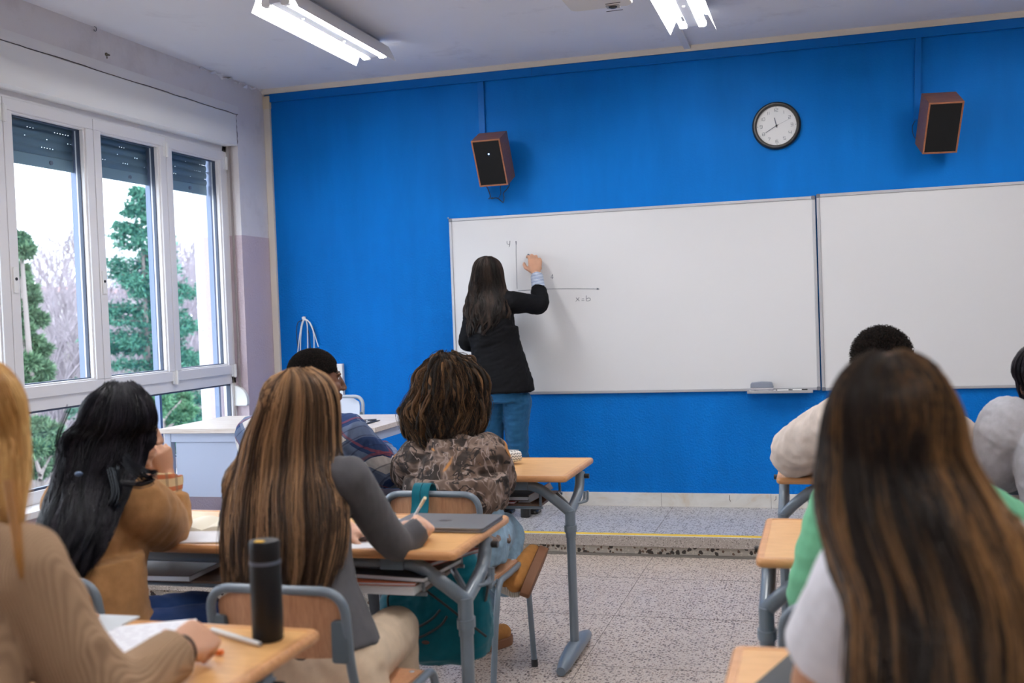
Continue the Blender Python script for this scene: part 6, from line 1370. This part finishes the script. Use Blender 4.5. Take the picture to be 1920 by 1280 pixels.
def conifer(label, base, top_z, wmax, n, seed, gap=.0, trunk=.16):
    t = thing('conifer_tree', label, 'tree', base); rs = np.random.RandomState(seed); H = top_z-base.z; P, D = [], []
    br = MB(); br.tube([base, V((base.x, base.y, top_z-.1))], [trunk, .02], 8)
    k = int(H*14)
    for i in range(k):
        h = (i+rs.rand())/k; L_ = wmax*(1-h)**.85*rs.uniform(.72, 1.1)+.12; a = rs.uniform(0, 6.28); z = base.z+H*(.04+.96*h)
        o = V((base.x, base.y, z)); e = o+V((math.cos(a)*L_, math.sin(a)*L_, -.12*L_+.25*L_*h)); br.tube([o, e], [.022, .006], 4, False)
        m_ = int(n/k*(.4+1.6*(1-h)))+3
        for _ in range(m_):
            q = rs.rand()**.7; p = o.lerp(e, q)+V((rs.normal(0, .16*(1-q*.5)), rs.normal(0, .16*(1-q*.5)), rs.normal(-.04, .07))); P.append(p); D.append((math.cos(a), math.sin(a), -.1))
    br.build('trunk_and_boughs', BK, t); foliage('foliage', np.array(P), np.array(D), .105, LM1, t, seed); return t
b_ = at(262, 350, x=-17.5); conifer('tall pointed conifer seen through the middle window', V((b_.x, b_.y, hillz(b_.x, b_.y))), b_.z, 3.6, 30000, 5)
b_ = at(298, 445, x=-19.5); conifer('second conifer close behind the tall pointed one, to its right', V((b_.x, b_.y, hillz(b_.x, b_.y))), b_.z, 2.6, 9000, 6)
def pine(label, x0, clumps, seed, m_, size=.13, nm='pine_tree', dens=420):
    c0_ = at(clumps[0][0], clumps[0][1], x=x0); base = V((c0_.x, c0_.y, hillz(c0_.x, c0_.y))); t = thing(nm, label, 'tree', base); rs = np.random.RandomState(seed); P, D = [], []; br = MB()
    cs = [at(px, py, x=x0+rs.uniform(-.5, .5)) for px, py, r in clumps]; br.tube(bez([base, base.lerp(V((base.x, base.y, cs[0].z)), .5)+V((.15, 0, 0)), cs[0]], 6), [.14*(1-.8*i/12) for i in range(13)], 7)
    for (px, py, r), c in zip(clumps, cs):
        R_ = r*(-x0*1.5)/F_PX; br.tube([V((base.x, base.y, c.z-.4)), c], [.04, .012], 5, False)
        for _ in range(int(dens*(r/18)**1.6)): 
            d = rs.normal(size=3); d /= np.linalg.norm(d); p = np.array(c)+d*np.array((R_, R_, R_*.5))*rs.rand()**.4; P.append(p); D.append(d)
    br.build('trunk_and_boughs', BK, t); foliage('foliage', np.array(P), np.array(D), size, m_, t, seed); return t
pine('layered pine seen through the left window', -13.5, [(38, 445, 9), (45, 470, 15), (40, 462, 12), (36, 505, 12), (38, 520, 14), (46, 545, 20), (58, 560, 12), (50, 590, 20), (70, 598, 14), (40, 618, 18), (78, 655, 13), (62, 640, 14), (50, 680, 20), (75, 690, 16), (40, 712, 20), (60, 715, 14), (85, 702, 10)], 8, LM2)
pine('rounded evergreen seen through the low window beside the black-haired student', -12.5, [(70, 800, 22), (95, 808, 16), (60, 840, 22), (90, 845, 20), (110, 832, 12), (70, 880, 20), (110, 870, 14), (45, 815, 18)], 9, LM2, .12, 'evergreen_shrub')
pine('broad green bush seen through the low window behind the teacher desk', -13, [(300, 752, 22), (325, 762, 24), (350, 770, 18), (285, 775, 20), (330, 785, 22), (305, 735, 16), (345, 745, 14)], 10, LM3, .12, 'evergreen_shrub')
# bare winter trees
def bare_proto(seed, kind):
    t = thing('bare_tree', '', 'tree', (0, 0, 0), 0, 'bare winter trees on the slope'); rs = random.Random(seed); mb = MB()
    def grow(p, d, L_, r, lv):
        q = p+d*L_; mid = p.lerp(q, .5)+V((rs.uniform(-.06, .06), rs.uniform(-.06, .06), 0))*L_; mb.tube([p, mid, q], [r, r*.8, r*.6], 4 if lv < 2 else 3, False)
        if lv >= 5: return
        for _ in range(3 if lv < 4 else 4):
            a = rs.uniform(0, 6.28); tl = rs.uniform(.25, .65); u = d.orthogonal().normalized(); w = d.cross(u); nd = (d*math.cos(tl)+(u*math.cos(a)+w*math.sin(a))*math.sin(tl)+V((0, 0, .12))).normalized()
            grow(p.lerp(q, rs.uniform(.55, 1)), nd, L_*rs.uniform(.55, .80), r*.55, lv+1)
    grow(V((0, 0, 0)), V((0, 0, 1)), 3.0, .12, 0); mb.build('branches', TW, t, smooth=False, local=True); return t
protos = [bare_proto(1, 0), bare_proto(4, 0)]
r9 = random.Random(12); first = [True, True]
spots = []
for px in list(range(66, 170, 9)) + list(range(318, 378, 8)) + [205, 220, 300, 310]:
    for dx in (-24, -38, -56):
        if r9.random() < .55: spots.append((px+r9.uniform(-6, 6), dx))
spots += [(80, -80), (95, -84), (110, -82), (125, -86), (138, -80), (335, -78), (352, -82), (345, -30), (360, -26), (100, -22), (135, -23), (340, -46), (330, -33)]
lab_old = {0: 'pale bare winter tree among others on the slope outside the windows', 1: 'pale bare winter tree among others on the slope outside the windows'}
for i, (px, X) in enumerate(spots):
    c = at(px, 600, x=X+r9.uniform(-3, 3)); k = i % 2; loc = V((c.x, c.y, hillz(c.x, c.y)-.1))
    lb_ = 'bare winter tree %s the slope, seen through the %s window' % ('near on' if X > -30 else 'halfway up' if X > -60 else 'on top of', 'left' if px < 185 else 'middle' if px < 311 else 'right')
    if first[k]: o = protos[k]; o.location = loc; first[k] = False; o['label'] = lb_
    else: o = dup(protos[k], loc, r9.uniform(0, 6.28), lb_)
    sc = r9.uniform(.85, 1.25)*(1.0 if X > -60 else 1.0); o.scale = (sc, sc, sc)
# building with red roof on the hill
p0, p1 = at(66, 575, x=-88), at(150, 575, x=-88); bz = at(100, 572, x=-88).z
bl = thing('building', 'long pale building with a low red roof on the hill beyond the left window', 'building', (p0.x, p0.y, bz-4)); u = V((p1.x-p0.x, p1.y-p0.y, 0)); Lb = u.length+26; u.normalize(); w = V((-u.y, u.x, 0)); MXb = Matrix(((u.x, w.x, 0, p0.x-u.x*13), (u.y, w.y, 0, p0.y-u.y*13), (0, 0, 1, 0), (0, 0, 0, 1)))
z1 = at(100, 548, x=-88).z; z2 = at(100, 536, x=-88).z
MB().box((0, 0, bz-5), (Lb, 9, z1), MXb).build('wall', mat('pale_render', (.60,.57,.55), .9), bl, smooth=False)
rf = MB(); v = [MXb @ V(q) for q in [(-.5, -.6, z1), (Lb+.5, -.6, z1), (Lb+.5, 9.6, z1), (-.5, 9.6, z1), (1.5, 4.5, z2+.2), (Lb-1.5, 4.5, z2+.2)]]; rf.add(v, [(0, 1, 5, 4), (1, 2, 5), (2, 3, 4, 5), (3, 0, 4), (0, 3, 2, 1)]); rf.build('roof', mat('red_tiles', (.52,.27,.22), .9), bl, smooth=False)
wm = mat('dull_window', (.25,.27,.32), .3)
for i in range(9): MB().box((3+i*4.2, -.06, z1-1.9), (4.3+i*4.2, .02, z1-.7), MXb).build('window', wm, bl, smooth=False)
